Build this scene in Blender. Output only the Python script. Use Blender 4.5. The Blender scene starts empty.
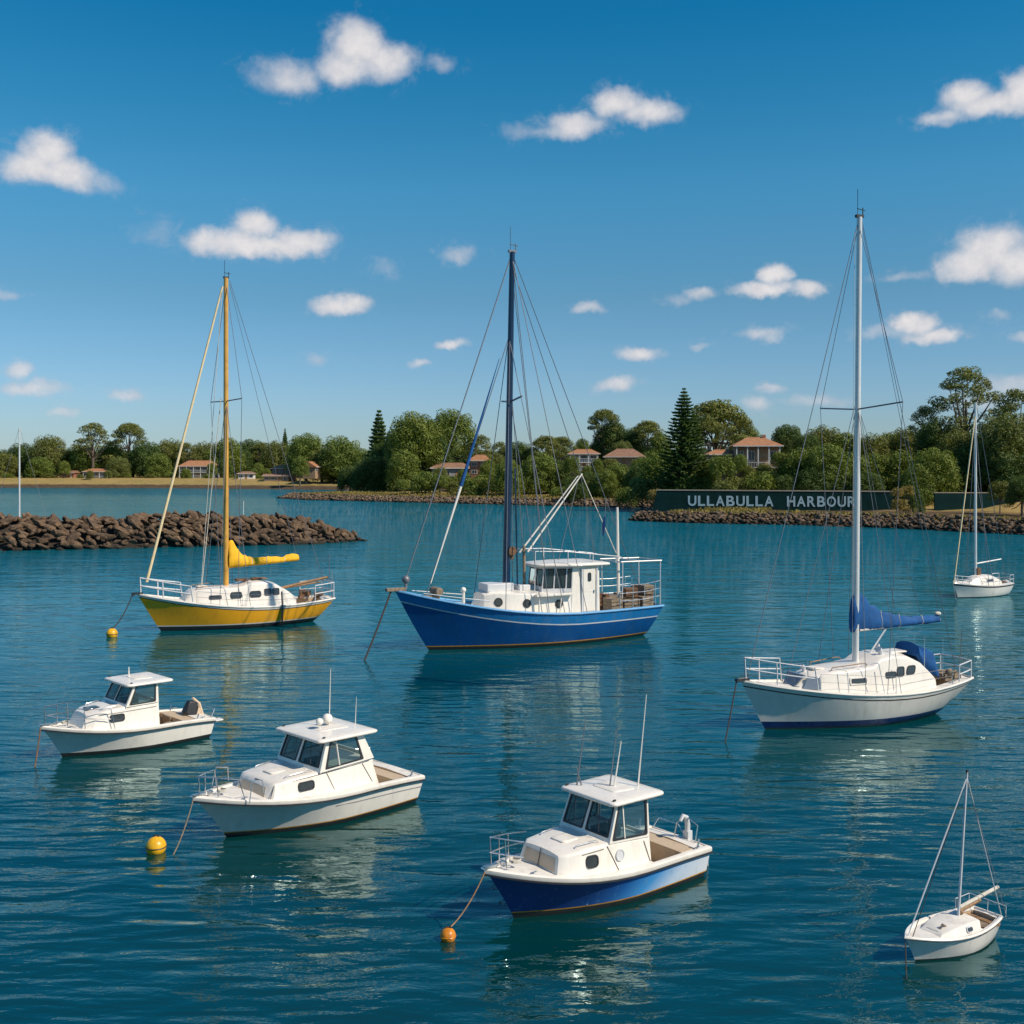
import bpy, bmesh, math, random
import numpy as np
from mathutils import Vector, Matrix

sc = bpy.context.scene
COL = sc.collection
R = math.radians
PI = math.pi

# ---------------------------------------------------------------- camera
CAM_H = 9.0            # eye height above the water
FPX = 1100.0           # focal length in picture pixels
HOR = 468.0            # picture row of the horizon
cam_data = bpy.data.cameras.new('camera')
cam_data.sensor_width = 36.0
cam_data.lens = FPX / 1024 * 36
cam_data.shift_y = -(512 - HOR) / 1024
cam_data.clip_start = 0.5
cam_data.clip_end = 9000
cam = bpy.data.objects.new('camera', cam_data)
COL.objects.link(cam)
cam.location = (0, 0, CAM_H)
cam.rotation_euler = (R(90), 0, 0)
sc.camera = cam

# ---------------------------------------------------------------- light and exposure
SUN_EL = R(43)
SUN_AZ = math.atan2(0.91, -0.42)              # clockwise from +Y
SUN_DIR = Vector((math.sin(SUN_AZ) * math.cos(SUN_EL), math.cos(SUN_AZ) * math.cos(SUN_EL), math.sin(SUN_EL)))
sun_data = bpy.data.lights.new('sun', 'SUN')
sun_data.energy = 4.9
sun_data.angle = R(0.5)
sun_data.color = (1.0, 0.88, 0.72)
sun = bpy.data.objects.new('sun', sun_data)
COL.objects.link(sun)
sun.rotation_euler = SUN_DIR.to_track_quat('Z', 'Y').to_euler()
sc.view_settings.view_transform = 'Standard'
sc.view_settings.look = 'None'
sc.view_settings.gamma = 1
sc.view_settings.exposure = 0.0
sc.view_settings.use_curve_mapping = False
sc.cycles.max_bounces = 8
sc.cycles.transparent_max_bounces = 12
sc.cycles.caustics_reflective = False
sc.cycles.caustics_refractive = False

# ---------------------------------------------------------------- node helpers
class NT:
    def __init__(s, tree):
        s.t = tree; s.n = tree.nodes; s.l = tree.links
    def new(s, typ, **kw):
        n = s.n.new(typ)
        for k, v in kw.items():
            if k.startswith('_'): setattr(n, k[1:], v)
        return n
    def put(s, sock, v):
        if v is None: return
        if isinstance(v, bpy.types.NodeSocket): s.l.new(v, sock)
        elif isinstance(v, (tuple, list)) and sock.type == 'RGBA' and len(v) == 3: sock.default_value = (*v, 1)
        else: sock.default_value = v
    def math(s, op, a, b=None, c=None, clamp=False):
        n = s.n.new('ShaderNodeMath'); n.operation = op; n.use_clamp = clamp
        s.put(n.inputs[0], a); s.put(n.inputs[1], b); s.put(n.inputs[2], c)
        return n.outputs[0]
    def vmath(s, op, a, b=None, c=None, out=0):
        n = s.n.new('ShaderNodeVectorMath'); n.operation = op
        s.put(n.inputs[0], a); s.put(n.inputs[1], b)
        if c is not None: s.put(n.inputs[2], c)
        return n.outputs[out]
    def noise(s, vec, scale=1, detail=3, rough=.5, out=0, dist=0):
        n = s.n.new('ShaderNodeTexNoise')
        if vec is not None: s.l.new(vec, n.inputs['Vector'])
        n.inputs['Scale'].default_value = scale; n.inputs['Detail'].default_value = detail
        n.inputs['Roughness'].default_value = rough; n.inputs['Distortion'].default_value = dist
        return n.outputs[out]
    def maprange(s, v, a, b, c=0, d=1, smooth=False):
        n = s.n.new('ShaderNodeMapRange')
        if smooth: n.interpolation_type = 'SMOOTHSTEP'
        s.put(n.inputs[0], v)
        for i, x in enumerate((a, b, c, d)): s.put(n.inputs[i + 1], x)
        return n.outputs[0]
    def mix(s, f, a, b, blend='MIX'):
        n = s.n.new('ShaderNodeMix'); n.data_type = 'RGBA'; n.blend_type = blend
        s.put(n.inputs[0], f); s.put(n.inputs[6], a); s.put(n.inputs[7], b)
        return n.outputs[2]
    def mapping(s, vec, scale=(1, 1, 1), rot=(0, 0, 0), loc=(0, 0, 0)):
        n = s.n.new('ShaderNodeMapping'); s.l.new(vec, n.inputs[0])
        n.inputs['Scale'].default_value = scale; n.inputs['Rotation'].default_value = rot; n.inputs['Location'].default_value = loc
        return n.outputs[0]
    def bump(s, h, strength=.3, dist=.05, normal=None):
        n = s.n.new('ShaderNodeBump'); s.l.new(h, n.inputs['Height'])
        s.put(n.inputs['Strength'], strength); n.inputs['Distance'].default_value = dist
        if normal is not None: s.l.new(normal, n.inputs['Normal'])
        return n.outputs[0]

# ---------------------------------------------------------------- sky with small fair-weather clouds
world = bpy.data.worlds.new('World')
sc.world = world
world.use_nodes = True
W = NT(world.node_tree)
bg = W.n['Background']
sky = W.n.new('ShaderNodeTexSky')
sky.sky_type = 'NISHITA'
sky.sun_disc = False
sky.sun_elevation = SUN_EL
sky.sun_rotation = SUN_AZ
sky.air_density = 1.25
sky.dust_density = 0.25
sky.ozone_density = 2.6
tc = W.n.new('ShaderNodeTexCoord')
sep = W.n.new('ShaderNodeSeparateXYZ'); W.l.new(W.vmath('NORMALIZE', tc.outputs['Generated']), sep.inputs[0])
azs = W.math('ARCTAN2', sep.outputs[0], sep.outputs[1])
els = W.math('ARCSINE', sep.outputs[2])
cmb = W.n.new('ShaderNodeCombineXYZ'); W.l.new(azs, cmb.inputs[0]); W.l.new(els, cmb.inputs[1])
n1 = W.noise(cmb.outputs[0], 26, 5, .6, out=1)
n2 = W.noise(cmb.outputs[0], 90, 4, .6, out=1)
off1 = W.vmath('MULTIPLY', W.vmath('SUBTRACT', n1, (.5, .5, .5)), (.030, .020, 0))
off2 = W.vmath('MULTIPLY', W.vmath('SUBTRACT', n2, (.5, .5, .5)), (.007, .006, 0))
warp = W.vmath('ADD', W.vmath('ADD', cmb.outputs[0], off1), off2)
# each lobe: bearing and height in the sky (from the picture's own angles), radii, strength
LOBES = [(45,152,26,22,1),(30,168,28,17,.95),(64,174,34,15,.95),(100,182,20,8,.35),
 (357,46,34,24,1),(384,62,34,20,.95),(345,66,30,18,.9),(290,78,34,17,.68),(262,74,18,10,.35),(437,66,16,7,.3),
 (254,226,26,17,1),(222,243,42,15,1),(302,242,36,15,1),(262,248,62,12,1),(150,232,16,8,.18),
 (341,303,31,11,.95),(452,343,19,6,.75),(420,362,11,5,.55),
 (616,103,28,15,.95),(648,112,36,13,.9),(577,124,34,13,.85),(556,133,22,8,.55),(520,130,20,7,.25),
 (965,95,24,15,.95),(986,104,40,13,.95),(945,118,24,8,.6),(1024,92,20,20,1),
 (990,250,34,22,1),(965,264,28,17,1),(1018,264,30,19,1),
 (775,275,19,12,1),(764,290,33,9,1),(806,290,20,9,.9),(701,294,17,7,.65),(680,300,12,5,.3),
 (915,323,20,11,1),(932,334,30,8,.95),(888,332,30,6,.4),
 (762,334,24,7,.6),(638,355,25,8,.8),(616,384,21,8,.75),(588,307,15,6,.6),(458,253,20,9,.45),
 (19,371,13,8,.7),(34,388,32,7,.65),(127,396,18,6,.6),(62,412,14,5,.4),(700,346,13,4,.35),(770,387,13,5,.5),
 (757,403,15,8,.5),(812,400,32,6,.35),(1012,384,28,10,.5),(6,296,18,5,.35),(384,268,12,6,.25),(1000,315,9,4,.3),
 (905,278,20,5,.3),(1022,334,12,5,.4),(316,358,10,5,.2),(985,400,30,8,.35)]
field = None
for (px, py, rx, ry, amp) in LOBES:
    a = math.atan((px - 512) / FPX); e = math.atan((HOR - py) / FPX * math.cos(a))
    sx, sy = FPX / rx * 0.98, FPX / ry * 0.98
    v = W.vmath('MULTIPLY_ADD', warp, (sx, sy, 0), (-a * sx, -e * sy, 0))
    d2 = W.vmath('DOT_PRODUCT', v, v, out=1)
    f = W.math('MULTIPLY_ADD', d2, -amp * .9, amp)
    field = f if field is None else W.math('SMOOTH_MAX', field, f, .35)
n3 = W.noise(cmb.outputs[0], 48, 6, .58)
fld = W.math('ADD', field, W.math('MULTIPLY', W.math('SUBTRACT', n3, .5), .85))
dens = W.maprange(fld, -.25, 1.05, 0, .97, smooth=True)
tops = W.maprange(W.math('ADD', field, W.math('MULTIPLY', W.math('SUBTRACT', W.noise(cmb.outputs[0], 75, 5, .6), .5), 1.6)), .0, 1.1, 0, 1)
halo = W.math('MULTIPLY', W.maprange(field, -1.2, .5, 0, 1, smooth=True), W.maprange(W.noise(cmb.outputs[0], 38, 7, .7, dist=.6), .48, .80, 0, .55, smooth=True))
dens = W.math('MAXIMUM', dens, halo)
ccol = W.mix(tops, (5.2, 5.4, 6.1), (8.0, 7.7, 7.7))
grade = W.n.new('ShaderNodeValToRGB'); W.l.new(W.math('DIVIDE', els, PI / 2), grade.inputs[0])
GR = [(0.0, (.54, .76, 1.18)), (.039, (.50, .75, 1.15)), (.097, (.38, .69, .90)), (.155, (.27, .79, 1.01)), (.20, (.145, .745, .98)), (.249, (.050, .68, .96)), (.42, (.22, .66, .94)), (.65, (.50, .76, .98)), (1.0, (.70, .82, 1.0))]
el_ = grade.color_ramp.elements
el_[0].position = 0; el_[0].color = (*GR[0][1], 1); el_[1].position = 1; el_[1].color = (*GR[-1][1], 1)
for pos, c_ in GR[1:-1]: q_ = el_.new(pos); q_.color = (*c_, 1)
tint = W.mix(1.0, sky.outputs[0], grade.outputs[0], 'MULTIPLY')
W.l.new(W.mix(dens, tint, ccol), bg.inputs[0])
bg.inputs[1].default_value = 0.10

# ---------------------------------------------------------------- mesh helpers
def tag(o, label=None, cat=None, group=None, kind=None):
    if label: o['label'] = label
    if cat: o['category'] = cat
    if group: o['group'] = group
    if kind: o['kind'] = kind
    return o

def empty(name, loc=(0, 0, 0), rz=0, parent=None):
    o = bpy.data.objects.new(name, None); COL.objects.link(o)
    o.location = loc; o.rotation_euler = (0, 0, rz); o.empty_display_size = .3
    if parent: o.parent = parent
    return o

def copy_tree(o, parent=None):
    c = o.copy(); COL.objects.link(c); c.parent = parent
    for ch in list(o.children): copy_tree(ch, c)
    return c

class MB:
    """collects shapes into one mesh"""
    def __init__(s): s.v = []; s.f = []; s.m = []
    def add(s, vs, fs, m=0):
        b = len(s.v); s.v += [tuple(p) for p in vs]
        s.f += [tuple(b + i for i in f) for f in fs]; s.m += [m] * len(fs)
        return s
    def box(s, c, d, m=0, M=None, taper=1.0):
        x, y, z = d[0] / 2, d[1] / 2, d[2] / 2
        vs = [Vector((sx * x * (taper if sz > 0 else 1), sy * y * (taper if sz > 0 else 1), sz * z)) for sz in (-1, 1) for sx, sy in ((-1, -1), (1, -1), (1, 1), (-1, 1))]
        if M is not None: vs = [M @ p for p in vs]
        vs = [p + Vector(c) for p in vs]
        return s.add(vs, [(3, 2, 1, 0), (4, 5, 6, 7), (0, 1, 5, 4), (1, 2, 6, 5), (2, 3, 7, 6), (3, 0, 4, 7)], m)
    def tube(s, pts, r, n=6, m=0, closed=False, cap=True):
        pts = [Vector(p) for p in pts]; N = len(pts)
        rs = r if isinstance(r, (list, tuple)) else [r] * N
        vs = []; prev = None
        for i, p in enumerate(pts):
            a = pts[i - 1] if (i > 0 or closed) else p
            b = pts[(i + 1) % N] if (i < N - 1 or closed) else p
            d = (b - a)
            d = d.normalized() if d.length > 1e-9 else Vector((0, 0, 1))
            if prev is None:
                u = d.cross(Vector((0, 0, 1)))
                if u.length < .05: u = d.cross(Vector((0, 1, 0)))
            else:
                u = prev - d * prev.dot(d)
            u.normalize(); prev = u; w = d.cross(u)
            for k in range(n):
                t = 2 * PI * k / n
                vs.append(p + (u * math.cos(t) + w * math.sin(t)) * rs[i])
        fs = []
        for i in range(N if closed else N - 1):
            j = (i + 1) % N
            for k in range(n):
                l = (k + 1) % n
                fs.append((i * n + k, i * n + l, j * n + l, j * n + k))
        if cap and not closed:
            fs.append(tuple(reversed(range(n)))); fs.append(tuple((N - 1) * n + k for k in range(n)))
        return s.add(vs, fs, m)
    def loft(s, rings, m=0, closed_ring=True, cap=True, mats=None):
        n = len(rings[0]); vs = [p for r in rings for p in r]; fs = []; ms = []
        for i in range(len(rings) - 1):
            for k in range(n if closed_ring else n - 1):
                l = (k + 1) % n
                fs.append((i * n + k, i * n + l, (i + 1) * n + l, (i + 1) * n + k)); ms.append(mats[i] if mats else m)
        if cap and closed_ring:
            fs.append(tuple(reversed(range(n)))); fs.append(tuple((len(rings) - 1) * n + k for k in range(n))); ms += [m, m]
        b = len(s.v); s.v += [tuple(p) for p in vs]; s.f += [tuple(b + i for i in f) for f in fs]; s.m += ms
        return s
    def prism(s, poly, z0, z1, m=0):
        """poly (x,y) extruded in z"""
        n = len(poly)
        vs = [(x, y, z0) for x, y in poly] + [(x, y, z1) for x, y in poly]
        fs = [tuple(reversed(range(n))), tuple(range(n, 2 * n))] + [(i, (i + 1) % n, n + (i + 1) % n, n + i) for i in range(n)]
        return s.add(vs, fs, m)
    def ball(s, c, r, m=0, seg=12, rings=8, sc3=(1, 1, 1)):
        vs = []; fs = []
        for i in range(rings + 1):
            ph = PI * i / rings
            for k in range(seg):
                t = 2 * PI * k / seg
                vs.append((c[0] + r * sc3[0] * math.sin(ph) * math.cos(t), c[1] + r * sc3[1] * math.sin(ph) * math.sin(t), c[2] + r * sc3[2] * math.cos(ph)))
        for i in range(rings):
            for k in range(seg):
                l = (k + 1) % seg
                fs.append((i * seg + k, (i + 1) * seg + k, (i + 1) * seg + l, i * seg + l))
        return s.add(vs, fs, m)
    def build(s, name, mat, parent=None, smooth=True, bevel=0, ang=35):
        me = bpy.data.meshes.new(name)
        me.from_pydata(s.v, [], s.f)
        mats = mat if isinstance(mat, (list, tuple)) else [mat]
        for mm in mats: me.materials.append(mm)
        me.polygons.foreach_set('material_index', s.m)
        bm = bmesh.new(); bm.from_mesh(me)
        bmesh.ops.remove_doubles(bm, verts=bm.verts, dist=1e-5)
        bmesh.ops.recalc_face_normals(bm, faces=bm.faces)
        bm.to_mesh(me); bm.free()
        if smooth:
            me.polygons.foreach_set('use_smooth', [True] * len(me.polygons))
            me.set_sharp_from_angle(angle=R(ang))
        me.update()
        o = bpy.data.objects.new(name, me); COL.objects.link(o)
        if parent: o.parent = parent
        if bevel:
            b = o.modifiers.new('bevel', 'BEVEL'); b.width = bevel; b.segments = 2; b.limit_method = 'ANGLE'; b.angle_limit = R(40)
        return o

# ---------------------------------------------------------------- materials
MATS = {}
def pmat(name, col, rough=.5, metal=0, var=.12, vscale=3.0, bump=0, bscale=20, stain=None, stain_amt=.3, coat=0, spec=None, sscale=(1.2, 1.2, .25)):
    if name in MATS: return MATS[name]
    m = bpy.data.materials.new(name); m.use_nodes = True; MATS[name] = m
    T = NT(m.node_tree); p = T.n['Principled BSDF']
    tc = T.n.new('ShaderNodeTexCoord'); ob = tc.outputs['Object']
    f = T.noise(ob, vscale, 5, .6)
    lo = tuple(c * (1 - var) for c in col); hi = tuple(min(1, c * (1 + var)) for c in col)
    c = T.mix(T.maprange(f, .3, .7), lo, hi)
    if stain:
        sf = T.noise(T.mapping(ob, sscale), 4, 5, .65)
        c = T.mix(T.maprange(sf, .5, .78, 0, stain_amt), c, stain)
    T.l.new(c, p.inputs['Base Color'])
    T.l.new(T.maprange(T.noise(ob, vscale * 2.3, 4), .25, .75, max(.02, rough - .08), rough + .1), p.inputs['Roughness'])
    p.inputs['Metallic'].default_value = metal
    if coat: p.inputs['Coat Weight'].default_value = coat; p.inputs['Coat Roughness'].default_value = .08
    if spec is not None: p.inputs['Specular IOR Level'].default_value = spec
    if bump:
        T.l.new(T.bump(T.noise(ob, bscale, 5, .6), bump, .02), p.inputs['Normal'])
    return m

M_GEL = pmat('white_gelcoat', (.84, .78, .69), .28, var=.05, vscale=1.4, stain=(.42, .36, .27), stain_amt=.30, coat=.3)
M_GELH = pmat('white_hull_paint', (.82, .77, .69), .2, var=.05, vscale=1.0, stain=(.34, .30, .22), stain_amt=.32, coat=.5, sscale=(.9, .9, .12))
M_DECK = pmat('deck_paint', (.74, .70, .63), .6, var=.09, vscale=5, stain=(.33, .27, .2), stain_amt=.42, bump=.1, bscale=60, sscale=(1, 1, 1))
M_BEIGE = pmat('beige_liner', (.56, .43, .29), .6, var=.14, vscale=4, stain=(.25, .18, .1), stain_amt=.5, sscale=(1, 1, 1))
M_GREYW = pmat('pale_grey_paint', (.62, .63, .64), .4, var=.07, vscale=2, stain=(.3, .28, .25), stain_amt=.35)
M_STEEL = pmat('stainless_steel', (.62, .62, .62), .22, metal=.9, var=.06)
M_ALU = pmat('mast_aluminium', (.72, .71, .69), .32, metal=.25, var=.06, vscale=1)
M_WIRE = pmat('rigging_wire', (.20, .20, .22), .45, metal=.4, var=.1)
M_DROPE = pmat('dark_wet_rope', (.035, .032, .03), .85, var=.3, vscale=9)
M_ROPE = pmat('pale_rope', (.58, .54, .46), .9, var=.15, vscale=12)
M_DARK = pmat('black_rubber', (.02, .02, .024), .5, var=.2)
M_TEAK = pmat('weathered_teak', (.30, .17, .08), .65, var=.35, vscale=9, bump=.3, bscale=50)
M_RUST = pmat('rusty_brown_gear', (.16, .085, .045), .85, var=.45, vscale=8, bump=.4, bscale=25)
M_CRATE = pmat('grey_brown_crate', (.25, .19, .13), .85, var=.4, vscale=6, bump=.3)
M_BLUE = pmat('royal_blue_canvas', (.0015, .078, .255), .8, var=.2, vscale=2.5, bump=.6, bscale=7)
M_YCAN = pmat('yellow_canvas', (.85, .46, .015), .8, var=.12, vscale=2.5, bump=.6, bscale=7)
M_YHULL = pmat('yellow_hull_paint', (.95, .43, .008), .22, var=.06, vscale=1.2, stain=(.4, .2, .02), stain_amt=.4, coat=.5, sscale=(.8, .8, .12))
M_BHULL = pmat('blue_hull_paint', (.003, .065, .235), .2, var=.12, vscale=1.1, stain=(.03, .08, .16), stain_amt=.5, coat=.5, sscale=(.9, .9, .12))
M_BHULL2 = pmat('lighter_blue_hull_paint', (.008, .16, .42), .25, var=.12, vscale=1.1, stain=(.12, .14, .16), stain_amt=.4, coat=.4, sscale=(.9, .9, .12))
M_LBLUE = pmat('light_blue_trim', (.16, .40, .68), .35, var=.08)
M_BOOT = pmat('navy_boot_stripe', (.006, .03, .13), .3, var=.15)
M_ANTI = pmat('dark_antifouling', (.008, .012, .014), .6, var=.4)
M_OLINE = pmat('ochre_waterline_stripe', (.55, .25, .02), .5, var=.25, vscale=5)
M_BMAST = pmat('blue_painted_mast', (.003, .022, .07), .3, var=.2, vscale=1, coat=.4)
M_YMAST = pmat('varnished_spruce_mast', (.62, .33, .06), .32, var=.18, vscale=2, coat=.4)
M_CREAM = pmat('cream_furled_sail', (.78, .62, .36), .8, var=.12, vscale=2)
M_BUOYY = pmat('yellow_buoy_plastic', (.85, .45, .01), .35, var=.12, stain=(.2, .14, .04), stain_amt=.7, vscale=5)
M_BUOYO = pmat('orange_buoy_plastic', (.72, .24, .01), .4, var=.2, stain=(.12, .07, .03), stain_amt=.8, vscale=6)

def glass_mat(name, tint, trans=.45):
    m = bpy.data.materials.new(name); m.use_nodes = True; MATS[name] = m
    T = NT(m.node_tree); out = T.n['Material Output']; T.n.remove(T.n['Principled BSDF'])
    tr = T.n.new('ShaderNodeBsdfTransparent'); tr.inputs[0].default_value = (*tint, 1)
    gl = T.n.new('ShaderNodeBsdfGlossy'); gl.inputs[0].default_value = (1, 1, 1, 1); gl.inputs[1].default_value = .03
    df = T.n.new('ShaderNodeBsdfDiffuse'); df.inputs[0].default_value = (.07, .12, .14, 1)
    m1 = T.n.new('ShaderNodeMixShader'); m1.inputs[0].default_value = 1 - trans
    T.l.new(tr.outputs[0], m1.inputs[1]); T.l.new(df.outputs[0], m1.inputs[2])
    fr = T.n.new('ShaderNodeFresnel'); fr.inputs[0].default_value = 1.28
    m2 = T.n.new('ShaderNodeMixShader'); T.l.new(fr.outputs[0], m2.inputs[0])
    T.l.new(m1.outputs[0], m2.inputs[1]); T.l.new(gl.outputs[0], m2.inputs[2])
    T.l.new(m2.outputs[0], out.inputs[0])
    return m
M_GLASS = glass_mat('tinted_cabin_glass', (.55, .70, .70), .6)
M_DGLASS = pmat('dark_portlight_glass', (.045, .055, .060), .06, var=.2)
M_LGLASS = pmat('pale_perspex', (.17, .21, .26), .12, var=.1)

# ---------------------------------------------------------------- terrain
SHORE = [(-900, 560), (-236, 508), (-150, 490), (-90, 462), (-68, 450), (-40, 425), (-28, 390), (-45, 350), (-69, 326), (-58, 310), (-30, 290), (-3, 271),
         (31, 247), (38, 230), (33, 216), (26, 210), (34, 204), (31, 197), (20.5, 188), (29, 180), (45.5, 174), (57, 165), (69, 148.5), (85, 140), (140, 128), (900, 60),
         (900, 2500), (-900, 2500)]
SH = np.array(SHORE, float)
def shore_sd(X, Y):
    X = np.asarray(X, float); Y = np.asarray(Y, float)
    best = np.full(X.shape, 1e9); inside = np.zeros(X.shape, bool)
    n = len(SH)
    for i in range(n):
        a = SH[i]; b = SH[(i + 1) % n]; d = b - a
        t = np.clip(((X - a[0]) * d[0] + (Y - a[1]) * d[1]) / (d @ d), 0, 1)
        best = np.minimum(best, np.hypot(X - a[0] - t * d[0], Y - a[1] - t * d[1]))
        c = (a[1] > Y) != (b[1] > Y)
        with np.errstate(divide='ignore', invalid='ignore'):
            xi = (b[0] - a[0]) * (Y - a[1]) / (b[1] - a[1] + 1e-12) + a[0]
        inside ^= c & (X < xi)
    return np.where(inside, best, -best)
def sstep(a, b, x):
    t = np.clip((x - a) / (b - a), 0, 1); return t * t * (3 - 2 * t)
def height(X, Y):
    X = np.asarray(X, float); Y = np.asarray(Y, float)
    d = shore_sd(X, Y) + 1.2 * np.sin(X * .37 + 1.3 * np.sin(Y * .21)) * np.sin(Y * .31 + X * .05) * .8
    right = sstep(-110, -60, X + (Y - 400) * .15)
    base = np.where(d < 0, np.maximum(d * .35, -3), sstep(0, 4, d) * 1.15)
    hr = 1.0 * sstep(4, 30, d) + 8.3 * sstep(34, 82, d) + .004 * np.clip(d - 80, 0, 800)
    hr = np.where((X > 22) & (Y < 213) & (Y > 150), hr * sstep(28, 50, d), hr)
    hl = 2.9 * sstep(3, 26, d) + .006 * np.clip(d - 30, 0, 800)
    h = base + np.where(d > 0, hr * right + hl * (1 - right), 0)
    h = h + np.where(d > 1, .12 * np.sin(X * .9 + Y * .3) * np.sin(Y * .7), 0)
    return h
def gz(x, y): return float(height(np.array([x]), np.array([y]))[0])
def at(px, D, z=None):
    """where a thing seen at picture column px stands, D metres off"""
    x = (px - 512) / FPX * D
    return (x, D, gz(x, D) if z is None else z)

def np_mesh(name, V, Fq, mat, mats_idx=None, smooth=False):
    me = bpy.data.meshes.new(name)
    V = np.asarray(V, np.float32); Fq = np.asarray(Fq, np.int32); k = Fq.shape[1]
    me.vertices.add(len(V)); me.vertices.foreach_set('co', V.ravel())
    me.loops.add(Fq.size); me.loops.foreach_set('vertex_index', Fq.ravel())
    me.polygons.add(len(Fq)); me.polygons.foreach_set('loop_start', np.arange(0, Fq.size, k, dtype=np.int32))
    if smooth: me.polygons.foreach_set('use_smooth', np.ones(len(Fq), bool))
    for mm in (mat if isinstance(mat, (list, tuple)) else [mat]): me.materials.append(mm)
    if mats_idx is not None: me.polygons.foreach_set('material_index', np.asarray(mats_idx, np.int32))
    me.update(calc_edges=True)
    return me

def m_ground():
    m = bpy.data.materials.new('shore_ground'); m.use_nodes = True
    T = NT(m.node_tree); p = T.n['Principled BSDF']
    g = T.n.new('ShaderNodeNewGeometry'); sp = T.n.new('ShaderNodeSeparateXYZ'); T.l.new(g.outputs[0], sp.inputs[0])
    pos = g.outputs[0]
    grass = T.mix(T.maprange(T.noise(pos, .12, 5, .6), .35, .65), (.33, .215, .075), (.20, .165, .045))
    grass = T.mix(T.maprange(T.noise(pos, 1.1, 4, .7), .35, .7), grass, (.40, .30, .12))
    mud = T.mix(T.maprange(T.noise(pos, .8, 5, .7), .3, .7), (.05, .038, .026), (.15, .10, .06))
    zz = T.math('ADD', sp.outputs[2], T.math('MULTIPLY', T.math('SUBTRACT', T.noise(pos, .35, 4), .5), 1.1))
    c = T.mix(T.maprange(zz, 1.15, 1.75, smooth=True), mud, grass)
    c = T.mix(T.maprange(zz, 4.6, 6.5, smooth=True), c, (.05, .055, .02))
    T.l.new(c, p.inputs['Base Color']); p.inputs['Roughness'].default_value = .95; p.inputs['Specular IOR Level'].default_value = .1
    T.l.new(T.bump(T.noise(pos, 2.0, 6, .7), .8, .25), p.inputs['Normal'])
    return m
def grid_axis(pts):
    out = []
    for (a, b, st) in pts: out += list(np.arange(a, b, st))
    return np.array(out + [pts[-1][1]])
gx = grid_axis([(-3000, -700, 120), (-700, -260, 12), (-260, 160, 2.0), (160, 700, 12), (700, 3000, 120)])
gy = grid_axis([(70, 140, 4), (140, 350, 1.7), (350, 600, 3), (600, 1200, 30), (1200, 3000, 200)])
GX, GY = np.meshgrid(gx, gy)
GZ = height(GX, GY)
nx, ny = len(gx), len(gy)
ii = np.arange((nx) * (ny)).reshape(ny, nx)
F = np.stack([ii[:-1, :-1], ii[:-1, 1:], ii[1:, 1:], ii[1:, :-1]], -1).reshape(-1, 4)
o = bpy.data.objects.new('ground', np_mesh('ground', np.stack([GX, GY, GZ], -1).reshape(-1, 3), F, m_ground(), smooth=True))
COL.objects.link(o); tag(o, kind='structure')

# ---------------------------------------------------------------- water
def m_water():
    m = bpy.data.materials.new('harbour_water'); m.use_nodes = True
    T = NT(m.node_tree); p = T.n['Principled BSDF']
    g = T.n.new('ShaderNodeNewGeometry'); pos = g.outputs[0]
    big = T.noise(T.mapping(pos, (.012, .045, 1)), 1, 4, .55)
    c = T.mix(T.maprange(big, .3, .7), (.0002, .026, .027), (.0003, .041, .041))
    sp_ = T.n.new('ShaderNodeSeparateXYZ'); T.l.new(pos, sp_.inputs[0])
    yy = T.math('ADD', sp_.outputs[1], T.math('MULTIPLY', T.math('SUBTRACT', big, .5), 30))
    sky_sheen = T.maprange(yy, 24, 95, 0, 1, smooth=True)          # reflected sky painted into the body colour, paler farther out
    c = T.mix(sky_sheen, c, (.0002, .115, .160))
    out = T.n['Material Output']; T.n.remove(p)
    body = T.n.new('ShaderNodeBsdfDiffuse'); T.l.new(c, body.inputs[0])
    glo = T.n.new('ShaderNodeBsdfGlossy'); glo.inputs[0].default_value = (.74, .98, 1, 1); glo.inputs[1].default_value = .02
    fre = T.n.new('ShaderNodeFresnel'); fre.inputs[0].default_value = 2.3
    fac = T.math('MULTIPLY', fre.outputs[0], T.math('MULTIPLY_ADD', fre.outputs[0], -.30, 1.0))
    mx = T.n.new('ShaderNodeMixShader'); T.l.new(fac, mx.inputs[0]); T.l.new(body.outputs[0], mx.inputs[1]); T.l.new(glo.outputs[0], mx.inputs[2])
    T.l.new(mx.outputs[0], out.inputs[0])
    h1 = T.noise(T.mapping(pos, (.62, 1.95, 1), rot=(0, 0, R(6))), 1.0, 1, .35, dist=.4)
    h2 = T.noise(T.mapping(pos, (1.7, 4.2, 1), rot=(0, 0, R(-7))), 1.0, 3, .55, dist=.3)
    h3 = T.noise(T.mapping(pos, (.14, .38, 1), rot=(0, 0, R(-14))), 1.0, 2, .5)
    calm = T.maprange(T.noise(T.mapping(pos, (.03, .09, 1)), 1, 3, .6), .3, .7, .55, 1.15)
    breeze = T.maprange(yy, 70, 130, 1.0, 4.0, smooth=True)
    lee = T.maprange(yy, 24, 44, 1.0, .62, smooth=True)            # sheltered water between the moorings
    calm = T.math('MULTIPLY', calm, T.math('MULTIPLY', breeze, lee))
    h = T.math('ADD', T.math('MULTIPLY', h1, .080), T.math('ADD', T.math('MULTIPLY', h2, .022), T.math('MULTIPLY', h3, .20)))
    nb = T.bump(h, calm, 1.0)
    T.l.new(nb, glo.inputs['Normal']); T.l.new(nb, fre.inputs['Normal'])
    return m
wm = MB(); wm.add([(-3500, -300, 0), (3500, -300, 0), (3500, 3500, 0), (-3500, 3500, 0)], [(0, 1, 2, 3)])
tag(wm.build('water', m_water(), smooth=False), kind='structure')

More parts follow.
